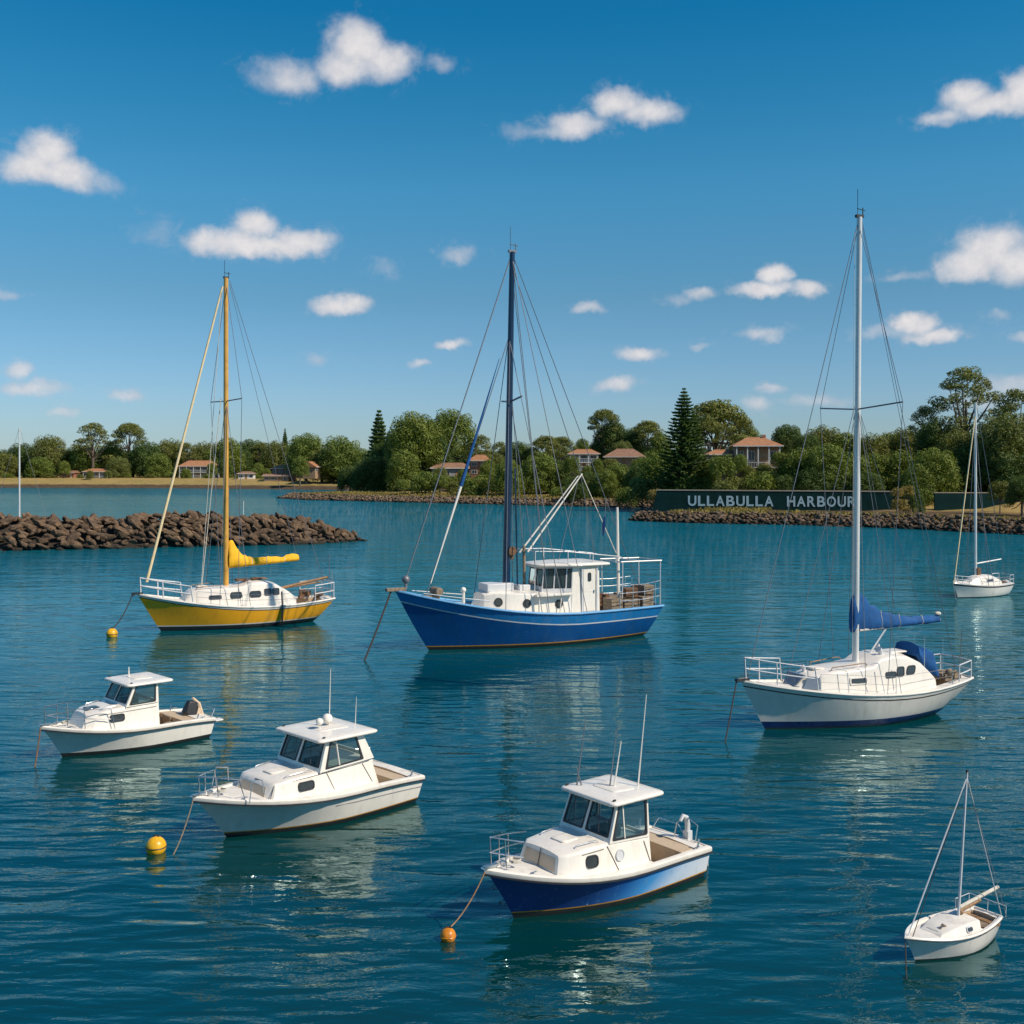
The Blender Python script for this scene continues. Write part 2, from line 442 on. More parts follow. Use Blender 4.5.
# ================================================================ boats
class Hull:
    def __init__(s, L, xb, xs, B, Bw, kt, ktw, tm, zs, zmin, zb, pa=.7, pf=1.5, nf=2.2, nfw=1.6, q=1.15, ktmin=.35, draft=.4):
        s.__dict__.update(L=L, xb=xb, xs=xs, B=B, Bw=Bw, kt=kt, ktw=ktw, tm=tm, zs=zs, zmin=zmin, zb=zb, pa=pa, pf=pf, nf=nf, nfw=nfw, q=q, tz=ktmin, draft=draft)
    def shape(s, t, kt, n):
        if t <= s.tm:
            return kt + (1 - kt) * math.sin(PI / 2 * t / s.tm) ** .9
        return max(0.0, 1 - ((t - s.tm) / (1 - s.tm)) ** n)
    def z(s, t):
        if t > s.tz: return s.zmin + (s.zb - s.zmin) * ((t - s.tz) / (1 - s.tz)) ** 1.8
        return s.zmin + (s.zs - s.zmin) * ((s.tz - t) / s.tz) ** 2
    def p(s, t, g):
        """t 0 stern..1 bow, g 0 waterline..1 sheer, below 0 under water"""
        if g < 0:
            k = -g
            x0 = s.L * .12 * k; x1 = s.L - .55 * s.draft * k * 2
            return (x0 + (x1 - x0) * t, s.Bw / 2 * s.shape(t, s.ktw, s.nfw) * (1 - .55 * k), -s.draft * k)
        x0 = s.xs * g; x1 = s.L + (s.xb - s.L) * g ** s.q
        yw = s.Bw / 2 * s.shape(t, s.ktw, s.nfw); ys = s.B / 2 * s.shape(t, s.kt, s.nf)
        pw = s.pa + (s.pf - s.pa) * max(0, (t - .25) / .75)
        return (x0 + (x1 - x0) * t, yw + (ys - yw) * g ** pw, s.z(t) * g)
    def sheer(s, t): return s.p(t, 1)
    def t_of(s, x): return (x - s.xs) / (s.xb - s.xs)
    def zx(s, x): return s.z(min(1, max(0, s.t_of(x))))
    def yx(s, x): return s.p(min(1, max(0, s.t_of(x))), 1)[1]
    TS = [0, .04, .09, .15, .22, .3, .38, .46, .54, .62, .69, .75, .80, .85, .89, .925, .955, .98, 1.0]
    def rows(s, spec):
        """spec: list of ('z',v) ('g',v) ('s',off)"""
        out = []
        for t in s.TS:
            col = []
            for kind, v in spec:
                g = v if kind == 'g' else (v / s.z(t) if kind == 'z' else 1 - v / s.z(t))
                col.append(s.p(t, g))
            out.append(col)
        return out
    def build(s, spec, bandm, mats, parent, name='hull'):
        G = s.rows(spec); n = len(spec)
        b = MB(); vs = []; fs = []; ms = []
        for col in G:
            for (x, y, z) in col: vs.append((x, y, z))
        N = len(vs)
        for (x, y, z) in vs[:N]: vs.append((x, -y, z))
        for i in range(len(G) - 1):
            for k in range(n - 1):
                fs.append((i * n + k, (i + 1) * n + k, (i + 1) * n + k + 1, i * n + k + 1)); ms.append(bandm[k])
                fs.append((N + i * n + k, N + i * n + k + 1, N + (i + 1) * n + k + 1, N + (i + 1) * n + k)); ms.append(bandm[k])
        for k in range(n - 1):          # transom
            fs.append((k, k + 1, N + k + 1, N + k)); ms.append(bandm[k])
        b.v = vs; b.f = fs; b.m = ms
        return b.build(name, mats, parent, ang=50)
    def deck(s, mat, parent, sink=.03, cock=None, mats=None, camber=.04):
        """cock: (x0, x1, margin, zfloor)"""
        ts = sorted(set(s.TS[:-1] + [.995] + ([s.t_of(cock[0]), s.t_of(cock[1])] if cock else [])))
        t0, t1 = (s.t_of(cock[0]), s.t_of(cock[1])) if cock else (9, 9)
        mg = cock[2] if cock else .2
        vs = []; fs = []; ms = []
        for t in ts:
            x, y, z = s.p(t, 1 - sink / s.z(t)); y = max(y - .015, .004)
            w = max(y - mg, y * .5)
            for yy, dz in ((-y, 0), (-w, camber * .3), (0, camber), (w, camber * .3), (y, 0)): vs.append((x, yy, z + dz))
        for i in range(len(ts) - 1):
            inc = t0 - 1e-6 <= ts[i] and ts[i + 1] <= t1 + 1e-6
            a = i * 5; c = a + 5
            for k in range(4):
                if inc and k in (1, 2): continue
                fs.append((a + k, c + k, c + k + 1, a + k + 1)); ms.append(0)
            if inc:
                zf = cock[3]; q = len(vs)
                for (j, bb) in ((a, 0), (c, 0)):
                    for kk in (1, 3): p = vs[j + kk]; vs.append((p[0], p[1], zf))
                fs += [(a + 1, c + 1, q + 2, q), (a + 3, q + 1, q + 3, c + 3), (q, q + 2, q + 3, q + 1)]; ms += [1, 1, 1]
                if abs(ts[i] - t0) < 1e-6: fs.append((a + 1, q, q + 1, a + 3, a + 2)); ms.append(1)
                if abs(ts[i + 1] - t1) < 1e-6: fs.append((c + 1, c + 2, c + 3, q + 3, q + 2)); ms.append(1)
        b = MB(); b.v = vs; b.f = fs; b.m = ms
        return b.build('deck', mats or [mat, M_BEIGE], parent, ang=40)
    def loop(s, off=0, g=1.0, dz=0, close=True):
        pts = []
        side = [s.p(t, g) for t in s.TS]
        full = [(x, y, z) for x, y, z in side] + [(x, -y, z) for x, y, z in reversed(side[:-1])]
        n = len(full); out = []
        for i, p in enumerate(full):
            a = full[max(0, i - 1)]; c = full[min(n - 1, i + 1)]
            dx, dy = c[0] - a[0], c[1] - a[1]; l = math.hypot(dx, dy) or 1
            nxn, nyn = dy / l, -dx / l
            if i < n // 2 and nyn < 0 or i > n // 2 and nyn > 0: nxn, nyn = -nxn, -nyn
            if i == n // 2: nxn, nyn = 1, 0
            out.append((p[0] + nxn * off, p[1] + nyn * off, p[2] + dz))
        return out
    def band(s, name, mat, parent, sec, close=True, zoff=0):
        """sec: list of (outward, up) section points swept round the sheer"""
        loops = [s.loop(o, 1.0, dz + zoff) for o, dz in sec]
        n = len(loops[0]); k = len(sec)
        rings = [[loops[j][i] for j in range(k)] for i in range(n)]
        b = MB()
        vs = [p for r in rings for p in r]; fs = []
        for i in range(n if close else n - 1):
            i2 = (i + 1) % n
            for j in range(k):
                l = (j + 1) % k
                fs.append((i * k + j, i * k + l, i2 * k + l, i2 * k + j))
        if not close: fs += [tuple(range(k)), tuple((n - 1) * k + j for j in range(k))]
        b.add(vs, fs)
        return b.build(name, mat, parent, ang=40)

def house_ring(x0, x1, zb, zt, wb, wt, r=.08, camber=.04, flat=False):
    """cross ring of a cabin: bottom at x0, top at x1"""
    pts = []
    def P(y, z):
        k = (z - zb) / max(1e-6, zt - zb)
        return (x0 + (x1 - x0) * min(1, k), y, z)
    pts.append(P(wb, zb))
    n = 4
    wr = wt + (wb - wt) * r / max(.01, zt - zb)
    pts.append(P(wr, zt - r))
    for i in range(1, n):
        a = PI / 2 * i / n
        pts.append(P(wt - r + (r) * math.cos(a) * 1.0 + (wr - wt) * (1 - i / n), zt - r + r * math.sin(a)))
    pts.append(P(wt - r, zt))
    pts.append(P(wt * .5, zt + camber * .75)); pts.append(P(0, zt + camber))
    half = pts
    return half + [(x, -y, z) for x, y, z in reversed(half[:-1])]

class House:
    """cabin lofted through sections (x_bottom, x_top, z_bottom, z_top, half width bottom, half width top)"""
    def __init__(s, secs, r=.08, camber=.04): s.secs = secs; s.r = r; s.c = camber
    def build(s, name, mat, parent, caps=True, ang=38):
        rings = [house_ring(*q, r=s.r, camber=s.c) for q in s.secs]
        b = MB(); b.loft(rings, 0, closed_ring=False, cap=False)
        n = len(rings[0])
        if caps:
            b.f.append(tuple(range(n))); b.m.append(0)
            b.f.append(tuple(reversed([(len(rings) - 1) * n + k for k in range(n)]))); b.m.append(0)
        return b.build(name, mat, parent, ang=ang)
    def at(s, x):
        q = s.secs
        xs = [(a[0] + a[1]) / 2 for a in q]
        for i in range(len(q) - 1):
            a, b = xs[i], xs[i + 1]
            if (a - x) * (b - x) <= 0 and a != b:
                k = (x - a) / (b - a); return [q[i][j] + (q[i + 1][j] - q[i][j]) * k for j in range(6)]
        return q[0] if abs(xs[0] - x) < abs(xs[-1] - x) else q[-1]
    def y(s, x, z):
        a = s.at(x); k = (z - a[2]) / max(.01, a[3] - a[2])
        return a[4] + (a[5] - a[4]) * k
    def top(s, x): return s.at(x)[3]

def rrect(w, h, r, n=4, skew=0):
    pts = []
    for cx, cy, a0 in ((w / 2 - r, h / 2 - r, 0), (-w / 2 + r, h / 2 - r, 90), (-w / 2 + r, -h / 2 + r, 180), (w / 2 - r, -h / 2 + r, 270)):
        for i in range(n + 1):
            a = R(a0 + 90 * i / n); x = cx + r * math.cos(a); y = cy + r * math.sin(a)
            pts.append((x + skew * y, y))
    return pts
def circ(r, n=14): return [(r * math.cos(2 * PI * i / n), r * math.sin(2 * PI * i / n)) for i in range(n)]

def side_light(surf, x, z, poly, parent, name='window', side=1, slope=0, seal=M_DARK, glass=M_DGLASS, off=.016, fr=1.18):
    """a framed pane lying on a cabin side; surf(x,z) gives the half width there"""
    def P(u, v, o): return (x + u, side * (surf(x + u, z + v + slope * u) + o), z + v + slope * u)
    b = MB(); n = len(poly)
    w = max(abs(u) for u, v in poly); h = max(abs(v) for u, v in poly); e = min(w, h) * (fr - 1) * 1.6
    big = [(u * (1 + e / w), v * (1 + e / h)) for u, v in poly]
    rings = [[P(u, v, -.03) for u, v in big], [P(u, v, off + .014) for u, v in big], [P(u, v, off + .014) for u, v in poly], [P(u, v, off - .01) for u, v in poly]]
    b.loft(rings, 0, cap=False)
    f = b.build(name, seal, parent, ang=50)
    g = MB(); g.add([P(u, v, off + .004) for u, v in poly], [tuple(range(n))])
    g.build('pane', glass, f, smooth=False)
    return f

def quad_wall(C, holes, th, name, mat, parent, glass=M_GLASS, seal=M_DARK, pane_name='window', rad=.12, mull=None):
    """C: corners (p00,p10,p11,p01) as seen from outside; holes: (u0,v0,u1,v1); wall with real openings, panes and seals"""
    C = [Vector(c) for c in C]
    def P(u, v): return C[0] * (1 - u) * (1 - v) + C[1] * u * (1 - v) + C[2] * u * v + C[3] * (1 - u) * v
    N = (C[1] - C[0]).cross(C[3] - C[0]).normalized()
    us = sorted({0, 1, *[h[0] for h in holes], *[h[2] for h in holes]}); vv = sorted({0, 1, *[h[1] for h in holes], *[h[3] for h in holes]})
    b = MB()
    for i in range(len(us) - 1):
        for j in range(len(vv) - 1):
            cu, cv = (us[i] + us[i + 1]) / 2, (vv[j] + vv[j + 1]) / 2
            if any(h[0] < cu < h[2] and h[1] < cv < h[3] for h in holes): continue
            q = [P(us[i], vv[j]), P(us[i + 1], vv[j]), P(us[i + 1], vv[j + 1]), P(us[i], vv[j + 1])]
            b.add(q + [p - N * th for p in q], [(0, 1, 2, 3), (7, 6, 5, 4), (0, 4, 5, 1), (1, 5, 6, 2), (2, 6, 7, 3), (3, 7, 4, 0)])
    # drop shared inner faces
    wall = b.build(name, mat, parent, smooth=False)
    me = wall.data; bm = bmesh.new(); bm.from_mesh(me)
    seen = {}
    for f in bm.faces:
        k = tuple(round(c, 4) for c in f.calc_center_median()); seen.setdefault(k, []).append(f)
    kill = [f for fs in seen.values() if len(fs) > 1 for f in fs]
    bmesh.ops.delete(bm, geom=kill, context='FACES'); bm.to_mesh(me); bm.free()
    for h in holes:
        uc, vc = (h[0] + h[2]) / 2, (h[1] + h[3]) / 2; hw, hh = (h[2] - h[0]) / 2, (h[3] - h[1]) / 2
        lu = (P(h[2], vc) - P(h[0], vc)).length; lv = (P(uc, h[3]) - P(uc, h[1])).length
        inner = [(uc + u / lu * 2 * hw, vc + v / lv * 2 * hh) for u, v in rrect(lu * .93, lv * .93, min(lu, lv) * rad)]
        outer = [(uc + u / lu * 2 * hw, vc + v / lv * 2 * hh) for u, v in rrect(lu * 1.04, lv * 1.04, min(lu, lv) * .06)]
        s_ = MB()
        s_.loft([[P(u, v) - N * .01 for u, v in outer], [P(u, v) + N * .012 for u, v in outer], [P(u, v) + N * .012 for u, v in inner], [P(u, v) - N * .02 for u, v in inner]], cap=False)
        f = s_.build(pane_name, seal, parent, ang=50)
        g = MB(); g.add([P(u, v) - N * .008 for u, v in inner], [tuple(range(len(inner)))])
        g.build('pane', glass, f, smooth=False)
        if mull:
            a, c = P(h[0] + (h[2] - h[0]) * mull[0], h[1]), P(h[0] + (h[2] - h[0]) * mull[1], h[3])
            m_ = MB(); m_.tube([a, c], .02, 5); m_.build('mullion', mat, f)
    return wall

def line(name, a, b, r, mat, parent, sag=0, n=5, seg=1):
    a, b = Vector(a), Vector(b)
    if sag: seg = 8
    pts = [a.lerp(b, i / seg) - Vector((0, 0, sag * 4 * (i / seg) * (1 - i / seg))) for i in range(seg + 1)]
    m = MB(); m.tube(pts, r, n); return m.build(name, mat, parent)

def rail(name, polys, r, mat, parent):
    m = MB()
    for p in polys: m.tube(p, r, 6)
    return m.build(name, mat, parent)

def slab(name, outline, z0, th, mat, parent, edge=.03, crown=.03):
    """rounded roof slab from a plan outline"""
    n = len(outline); cx = sum(p[0] for p in outline) / n; cy = sum(p[1] for p in outline) / n
    def sc(k, z): return [(cx + (x - cx) * k, cy + (y - cy) * k, z) for x, y in outline]
    b = MB(); b.loft([sc(.9, z0), sc(1 - .02, z0 + .004), sc(1, z0 + th * .4), sc(.99, z0 + th * .8), sc(.95, z0 + th), sc(.78, z0 + th + crown * .5), sc(.5, z0 + th + crown * .85), sc(.15, z0 + th + crown)])
    return b.build(name, mat, parent, ang=60)
def rounded_plan(x0, x1, w0, w1, r=.2, n=5):
    """plan from rear x0 (half width w0) to front x1 (half width w1), rounded corners"""
    pts = []
    for (cx, cy, a0) in ((x1 - r, w1 - r, 0), (x0 + r, w0 - r, 90), (x0 + r, -w0 + r, 180), (x1 - r, -w1 + r, 270)):
        for i in range(n + 1):
            a = R(a0 + 90 * i / n); pts.append((cx + r * math.cos(a), cy + r * math.sin(a)))
    return pts

def moor_at(px, py, L, head):
    """boat origin (stern, waterline) so that its stem meets the water where it lies"""
    D = FPX * CAM_H / (py - HOR); return ((px - 512) / FPX * D - math.cos(R(head)) * L, D - math.sin(R(head)) * L, 0)

M_TAN = pmat('tan_front_shade_and_leg', (.66, .50, .35), .5, var=.08, vscale=2, stain=(.4, .28, .18), stain_amt=.4)
# ---------------------------------------------------------------- small cabin cruisers
def motorboat(P, loc, head, label):
    root = empty(P['name'], loc, head); tag(root, label, 'motorboat', 'cabin cruisers moored in the foreground')
    h = P['hull']
    hm = P['hull_mats']; z1 = P.get('boot', .10)
    h.build([('g', -1), ('g', -.4), ('z', -.03), ('z', z1), ('z', z1 + .024), ('g', .38), ('g', .55), ('g', .72), ('g', .86), ('s', .09)], [0, 0, 0, 1, 2, 2, 2, 2, 2], hm, root)
    h.deck(M_DECK, root, sink=.0, cock=P['cock'], camber=.05)
    h.band('gunwale', M_GEL, root, [(-.13, .0), (-.12, .045), (.0, .05), (.035, .03), (.035, -.05), (.012, -.085), (-.01, -.10)])
    h.band('rub_rail', P.get('rub', M_DARK), root, [(.03, -.045), (.055, -.052), (.055, -.082), (.01, -.09)])
    if P.get('chine'):
        cm = MB()
        for sgn in (1, -1):
            cm.tube([(x, sgn * (y + .004), z) for x, y, z in [h.p(t, .62 + .1 * t) for t in (0, .1, .2, .3, .4, .5)]], .012, 4)
        cm.build('hull_crease', M_WIRE, root)
    # trunk cabin and wheelhouse base
    H = P['house']; hs = House(H, r=.07, camber=.035); hs.build('cabin', M_GEL, root)
    zs, zr = P['sill']; xw, xr = P['wx']; wbw = P['wb']; zt = P['zroof']; xft, xrt = P['wtx']; wt = P['wt']
    th = .035
    FC = (xw + P['vee'], 0, zs + .03); FT = (xft + P['vee'] * .6, 0, zt)
    for sgn in (1, -1):
        a = (xw, sgn * wbw, zs); bq = (xft, sgn * wt, zt)
        C = [FC, a, bq, FT] if sgn > 0 else [a, FC, FT, bq]
        quad_wall(C, [(.07, .14, .90, .93) if sgn > 0 else (.10, .14, .93, .93)], th, 'windscreen_frame', M_GEL, root, pane_name='windscreen')
        rb = (xr, sgn * wbw, zr); rt = (xrt, sgn * wt, zt)
        C = [a, rb, rt, bq] if sgn > 0 else [rb, a, bq, rt]
        hole = P['side_hole'] if sgn > 0 else (1 - P['side_hole'][2], P['side_hole'][1], 1 - P['side_hole'][0], P['side_hole'][3])
        mul = P.get('mull')
        if mul and sgn < 0: mul = (1 - mul[0], 1 - mul[1])
        quad_wall(C, [hole], th, 'wheelhouse_side', M_GEL, root, pane_name='side_window', mull=mul)
    x0, x1, w0, w1 = P['roof']
    slab('roof', rounded_plan(x0, x1, w0, w1, .13), zt - .015, .085, M_GEL, root, crown=.035)
    slab('roof_hatch', rounded_plan(x0 + .45, x1 - .5, .42, .36, .1), zt + .085, .03, M_DECK, root, crown=.015)
    # rear bulkhead, door, seats inside
    b = MB(); b.box((xr + .06, 0, (zr + .25) / 2 + .1), (.05, wbw * 1.85, zr - .25)); b.build('bulkhead', M_GREYW, root, smooth=False)
    b = MB(); b.box((xr + .028, -.1, (zr + .25) / 2 + .12), (.03, .5, zr - .32)); d = b.build('door', M_TEAK, root, smooth=False)
    b = MB(); b.ball((xr, .08, zr * .65), .025); b.build('door_handle', M_STEEL, d)
    b = MB(); b.box((xw - .35, .3, zs + .09), (.4, .5, .16)); b.tube([(xw - .58, .3, zs + .12 + .13 * math.sin(a * PI / 6)) if False else (xw - .58 + .03 * math.sin(a * PI / 6), .3 + .15 * math.cos(a * PI / 6), zs + .15 + .15 * math.sin(a * PI / 6)) for a in range(12)], .012, 5, closed=True)
    b.build('helm_console', M_DARK, root)
    # cockpit lining, bench
    cx0, cx1, mg, zf = P['cock']
    b = MB(); b.box((cx0 + .24, 0, zf + .19), (.4, h.yx(cx0 + .2) * 2 - 2 * mg - .08, .38)); b.box((cx0 + .24, 0, zf + .405), (.42, h.yx(cx0 + .2) * 2 - 2 * mg - .06, .05))
    b.build('stern_bench', M_BEIGE, root, bevel=.015)
    for sgn in (1, -1):
        b = MB(); b.box(((cx0 + cx1) / 2 + .2, sgn * (h.yx((cx0 + cx1) / 2) - mg - .14), zf + .14), ((cx1 - cx0) * .6, .24, .28)); b.build('side_bench', M_BEIGE, root, bevel=.015)
    # cabin side windows
    for (x, z, w, hh, slope) in P['lights']:
        for sgn in (1, -1): side_light(hs.y, x, z, rrect(w, hh, hh * .35), root, 'cabin_window', sgn, slope)
    for (x, z, r) in P.get('vents', []):
        for sgn in (1, -1): side_light(hs.y, x, z, circ(r), root, 'round_vent', sgn, 0, seal=M_GREYW, glass=M_GREYW)
    for (xa, za, xc, zc) in P.get('seams', []):
        for sgn in (1, -1):
            b = MB(); b.tube([(xa + (xc - xa) * k / 5, sgn * (hs.y(xa + (xc - xa) * k / 5, za + (zc - za) * k / 5) + .006), za + (zc - za) * k / 5) for k in range(6)], .009, 4); b.build('panel_seam', M_DARK, root)
    for pts in P.get('front_seams', []): b = MB(); b.tube(pts, .010, 4); b.build('panel_seam', M_DARK, root)
    # grab rail on the cabin side
    for sgn in (1, -1):
        rail('grab_rail', [[(x, sgn * (hs.at(x)[5] - .16), hs.top(x) + .01 + dz) for x, dz in P['grab']]], .010, M_STEEL, root)
    if P.get('panel'):
        q = H[0]; b = MB(); rows_ = []
        for o_ in (-.02, .008):
            for (k, w_) in ((.30, .84), (.86, .82)):
                x = q[0] + (q[1] - q[0]) * k + o_; z = q[2] + (q[3] - q[2]) * k; w = (q[4] + (q[5] - q[4]) * k) * w_
                rows_.append([(x, w, z), (x, -w, z)])
        b.add([rows_[2][0], rows_[2][1], rows_[3][1], rows_[3][0], rows_[0][0], rows_[0][1], rows_[1][1], rows_[1][0]], [(0, 1, 2, 3), (7, 6, 5, 4), (0, 4, 5, 1), (1, 5, 6, 2), (2, 6, 7, 3), (3, 7, 4, 0)])
        b.build('front_shade_panel', M_TAN, root, smooth=False)  # tan colour paints the warm reflected light on the shaded cabin front
    # foredeck hatch
    fx = P.get('hatch_x')
    if fx:
        hz = hs.top(fx)
        slab('foredeck_hatch', rounded_plan(fx - .22, fx + .22, .22, .2, .06), hz + .02, .03, M_DGLASS if P.get('dark_hatch') else M_DECK, root, crown=.008)
    # pulpit
    rail('bow_rail', P['rails'], .014, M_STEEL, root)
    if P.get('stern'): rail('stern_rail', P['stern'], .014, M_STEEL, root)
    b = MB(); bx = h.xb
    b.box((bx - .12, 0, h.zb + .07), (.34, .10, .05)); b.tube([(bx + .05, -.05, h.zb + .05), (bx + .05, .05, h.zb + .05)], .035, 8); b.box((bx - .42, 0, h.zb + .06), (.12, .06, .08))
    b.tube([(bx - .45, -.1, h.zb + .09), (bx - .45, .1, h.zb + .09)], .016, 6)
    b.build('anchor_roller', M_STEEL, root)
    for nm, a, c, r in P['aerials']:
        line(nm, a, c, [r, r * .45], M_GEL if nm != 'rod' else M_WIRE, root)
    for sgn in (1, -1):
        line('wiper', (xft + .16, sgn * wt * .5, zt - .05), (xw + .03, sgn * wbw * .62, zs + .18), .008, M_DARK, root)
        b = MB(); b.box((xft + .1, sgn * (wt + .02), zt + .095), (.07, .03, .035)); b.build('navigation_light', M_DARK, root)
        b = MB(); b.tube([(cx0 + .05, sgn * (h.yx(.2) - .10), h.z(0) + .02), (cx0 - .02, sgn * (h.yx(.2) - .08), h.z(0) + .26)], .025, 6); b.build('rod_holder', M_STEEL, root)
    rr_ = random.Random(3); b = MB()
    b.tube([(h.xb - .72 + (.10 + .02 * math.sin(a * 1.7)) * math.cos(a * .7), .02 + (.11 + .02 * math.cos(a * 2.1)) * math.sin(a * .7), h.zb + .03 + a * .0016) for a in range(34)], .014, 5); b.build('rope_coil', M_ROPE, root)
    b = MB(); b.ball((cx0 + 1.0, h.yx(.9) * -.35, zf + .16), .15, sc3=(1.2, .9, .8)); b.build('cockpit_bag', M_CRATE, root)
    # cleats
    for sgn in (1, -1):
        for x in P['cleats']:
            b = MB(); y = sgn * (h.yx(x) - .07); z = h.zx(x) + .06
            b.tube([(x - .08, y, z + .03), (x + .08, y, z + .03)], .012, 5); b.tube([(x, y, z - .02), (x, y, z + .03)], .014, 5); b.build('cleat', M_STEEL, root)
    return root, h, hs

def bow_rail_lines(h, xf, xa, ht, mid=True, sides=(1, -1), posts=4, inset=.10, drop=.0):
    """rail polylines following the sheer from the stem aft to xa"""
    out = []
    def pt(x, k, s):
        y = max(h.yx(x) - inset, .0)
        return (x, s * y, h.zx(x) + .04 + ht * k)
    xs_ = [xf - (xf - xa) * (i / 8) ** 1.2 for i in range(9)]
    top = []
    for s in (1, -1) if len(sides) == 2 else sides:
        L = [pt(x, 1 - drop * i / 8, s) for i, x in enumerate(xs_)]
        if s == 1: top = list(reversed(L))
        else: top = top + L
    if len(sides) == 2:
        end0 = pt(xs_[-1] - .12, 0, 1); end1 = pt(xs_[-1] - .12, 0, -1)
        out.append([end0] + top + [end1])
    else: out.append(top)
    for s in sides:
        if mid: out.append([pt(x, .52 * (1 - drop * i / 8), s) for i, x in enumerate(xs_)])
        for i in range(posts):
            x = xs_[int(round(i * 8 / posts))]
            k = 1 - drop * int(round(i * 8 / posts)) / 8
            out.append([pt(x - .03, 0, s), pt(x, k, s)])
    return out

# hull colour that runs from white aft to dark blue forward
def m_blue_to_white():
    m = bpy.data.materials.new('blue_to_white_hull'); m.use_nodes = True
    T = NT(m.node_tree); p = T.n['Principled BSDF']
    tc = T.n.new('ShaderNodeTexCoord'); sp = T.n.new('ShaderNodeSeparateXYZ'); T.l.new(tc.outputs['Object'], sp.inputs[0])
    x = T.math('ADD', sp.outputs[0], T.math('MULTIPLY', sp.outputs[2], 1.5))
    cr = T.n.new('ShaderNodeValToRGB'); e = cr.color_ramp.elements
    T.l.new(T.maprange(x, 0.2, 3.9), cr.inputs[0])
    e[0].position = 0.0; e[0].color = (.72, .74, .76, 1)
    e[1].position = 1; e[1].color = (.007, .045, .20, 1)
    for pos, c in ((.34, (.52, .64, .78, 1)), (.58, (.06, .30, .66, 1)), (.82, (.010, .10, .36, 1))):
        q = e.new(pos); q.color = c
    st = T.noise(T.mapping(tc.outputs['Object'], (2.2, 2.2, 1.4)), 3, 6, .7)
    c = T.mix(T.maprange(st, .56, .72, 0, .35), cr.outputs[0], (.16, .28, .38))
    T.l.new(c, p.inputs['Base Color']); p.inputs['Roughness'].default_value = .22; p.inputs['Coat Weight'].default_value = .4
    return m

h1 = Hull(4.71, 5.40, -.12, 2.16, 1.9, .88, .93, .42, .60, .66, 1.10, pa=.8, pf=1.5, nf=2.6, nfw=1.75, draft=.35)
P1 = dict(panel=True, name='cabin_cruiser', hull=h1, hull_mats=[M_ANTI, M_OLINE, m_blue_to_white()], boot=.11, cock=(.22, 1.62, .16, .22),
    house=[(4.10, 3.97, .78, 1.22, .62, .54), (3.94, 3.84, .70, 1.25, .76, .66), (3.3, 3.3, .60, 1.28, .80, .72), (2.78, 2.78, .5, 1.29, .83, .77), (2.2, 2.2, .45, 1.24, .83, .77), (1.60, 1.62, .4, 1.21, .83, .76)],
    sill=(1.27, 1.19), wx=(2.80, 1.63), wb=.78, zroof=2.03, wtx=(2.52, 1.62), wt=.72, vee=.05, roof=(1.22, 2.76, .88, .86),
    side_hole=(.07, .08, .93, .95), mull=(.34, .12), lights=[(3.27, 1.02, .26, .19, .02)], vents=[(2.52, 1.0, .095)],
    seams=[(2.86, 1.24, 2.57, .70), (1.80, 1.13, 1.62, .62), (3.5, 1.18, 2.95, 1.20)],
    front_seams=[[(3.99, .0, 1.24), (4.09, .02, .92)]],
    grab=[(3.55, .0), (3.5, .05), (3.0, .05), (2.95, .0)], hatch_x=3.35,
    rails=bow_rail_lines(h1, 5.3, 4.75, .62, posts=2, sides=(1,)) + bow_rail_lines(h1, 5.3, 3.7, .62, posts=3, sides=(-1,), drop=.25), stern=[[(-.05, .55, .6), (-.15, .55, 1.0), (-.1, .3, 1.12), (.05, .1, 1.0), (.1, .05, .62)], [(-.02, -.75, .62), (-.1, -.6, .9), (-.1, .0, .9), (-.06, .3, .62)]],
    aerials=[('rod', (2.46, -.6, 2.1), (2.18, -.6, 3.6), .018), ('rod', (2.40, -.5, 2.1), (2.50, -.55, 2.5), .018), ('rod', (2.05, 0, 2.1), (1.83, 0, 3.37), .018), ('aerial', (1.98, .06, 2.1), (1.78, .08, 3.1), .022), ('aerial', (1.49, .3, 2.1), (1.23, .3, 4.07), .020)],
    cleats=[.3, 4.6])
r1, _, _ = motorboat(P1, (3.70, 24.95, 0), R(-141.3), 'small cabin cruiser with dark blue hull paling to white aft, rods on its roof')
b = MB(); b.tube([(-.12, .25, .62), (-.14, .25, .95), (-.10, .25, 1.12), (.02, .25, 1.18), (.10, .25, 1.08)], [.06, .06, .055, .05, .04], 8); b.box((-.14, .25, .72), (.14, .16, .2)); b.build('davit', M_GREYW, r1)
b = MB(); b.tube([(-.1, .5, .42), (-.5, .5, .40)], .03, 6); b.tube([(-.5, .5, .42), (-.55, .5, -.1)], .015, 6); b.build('stern_bracket', M_GREYW, r1)

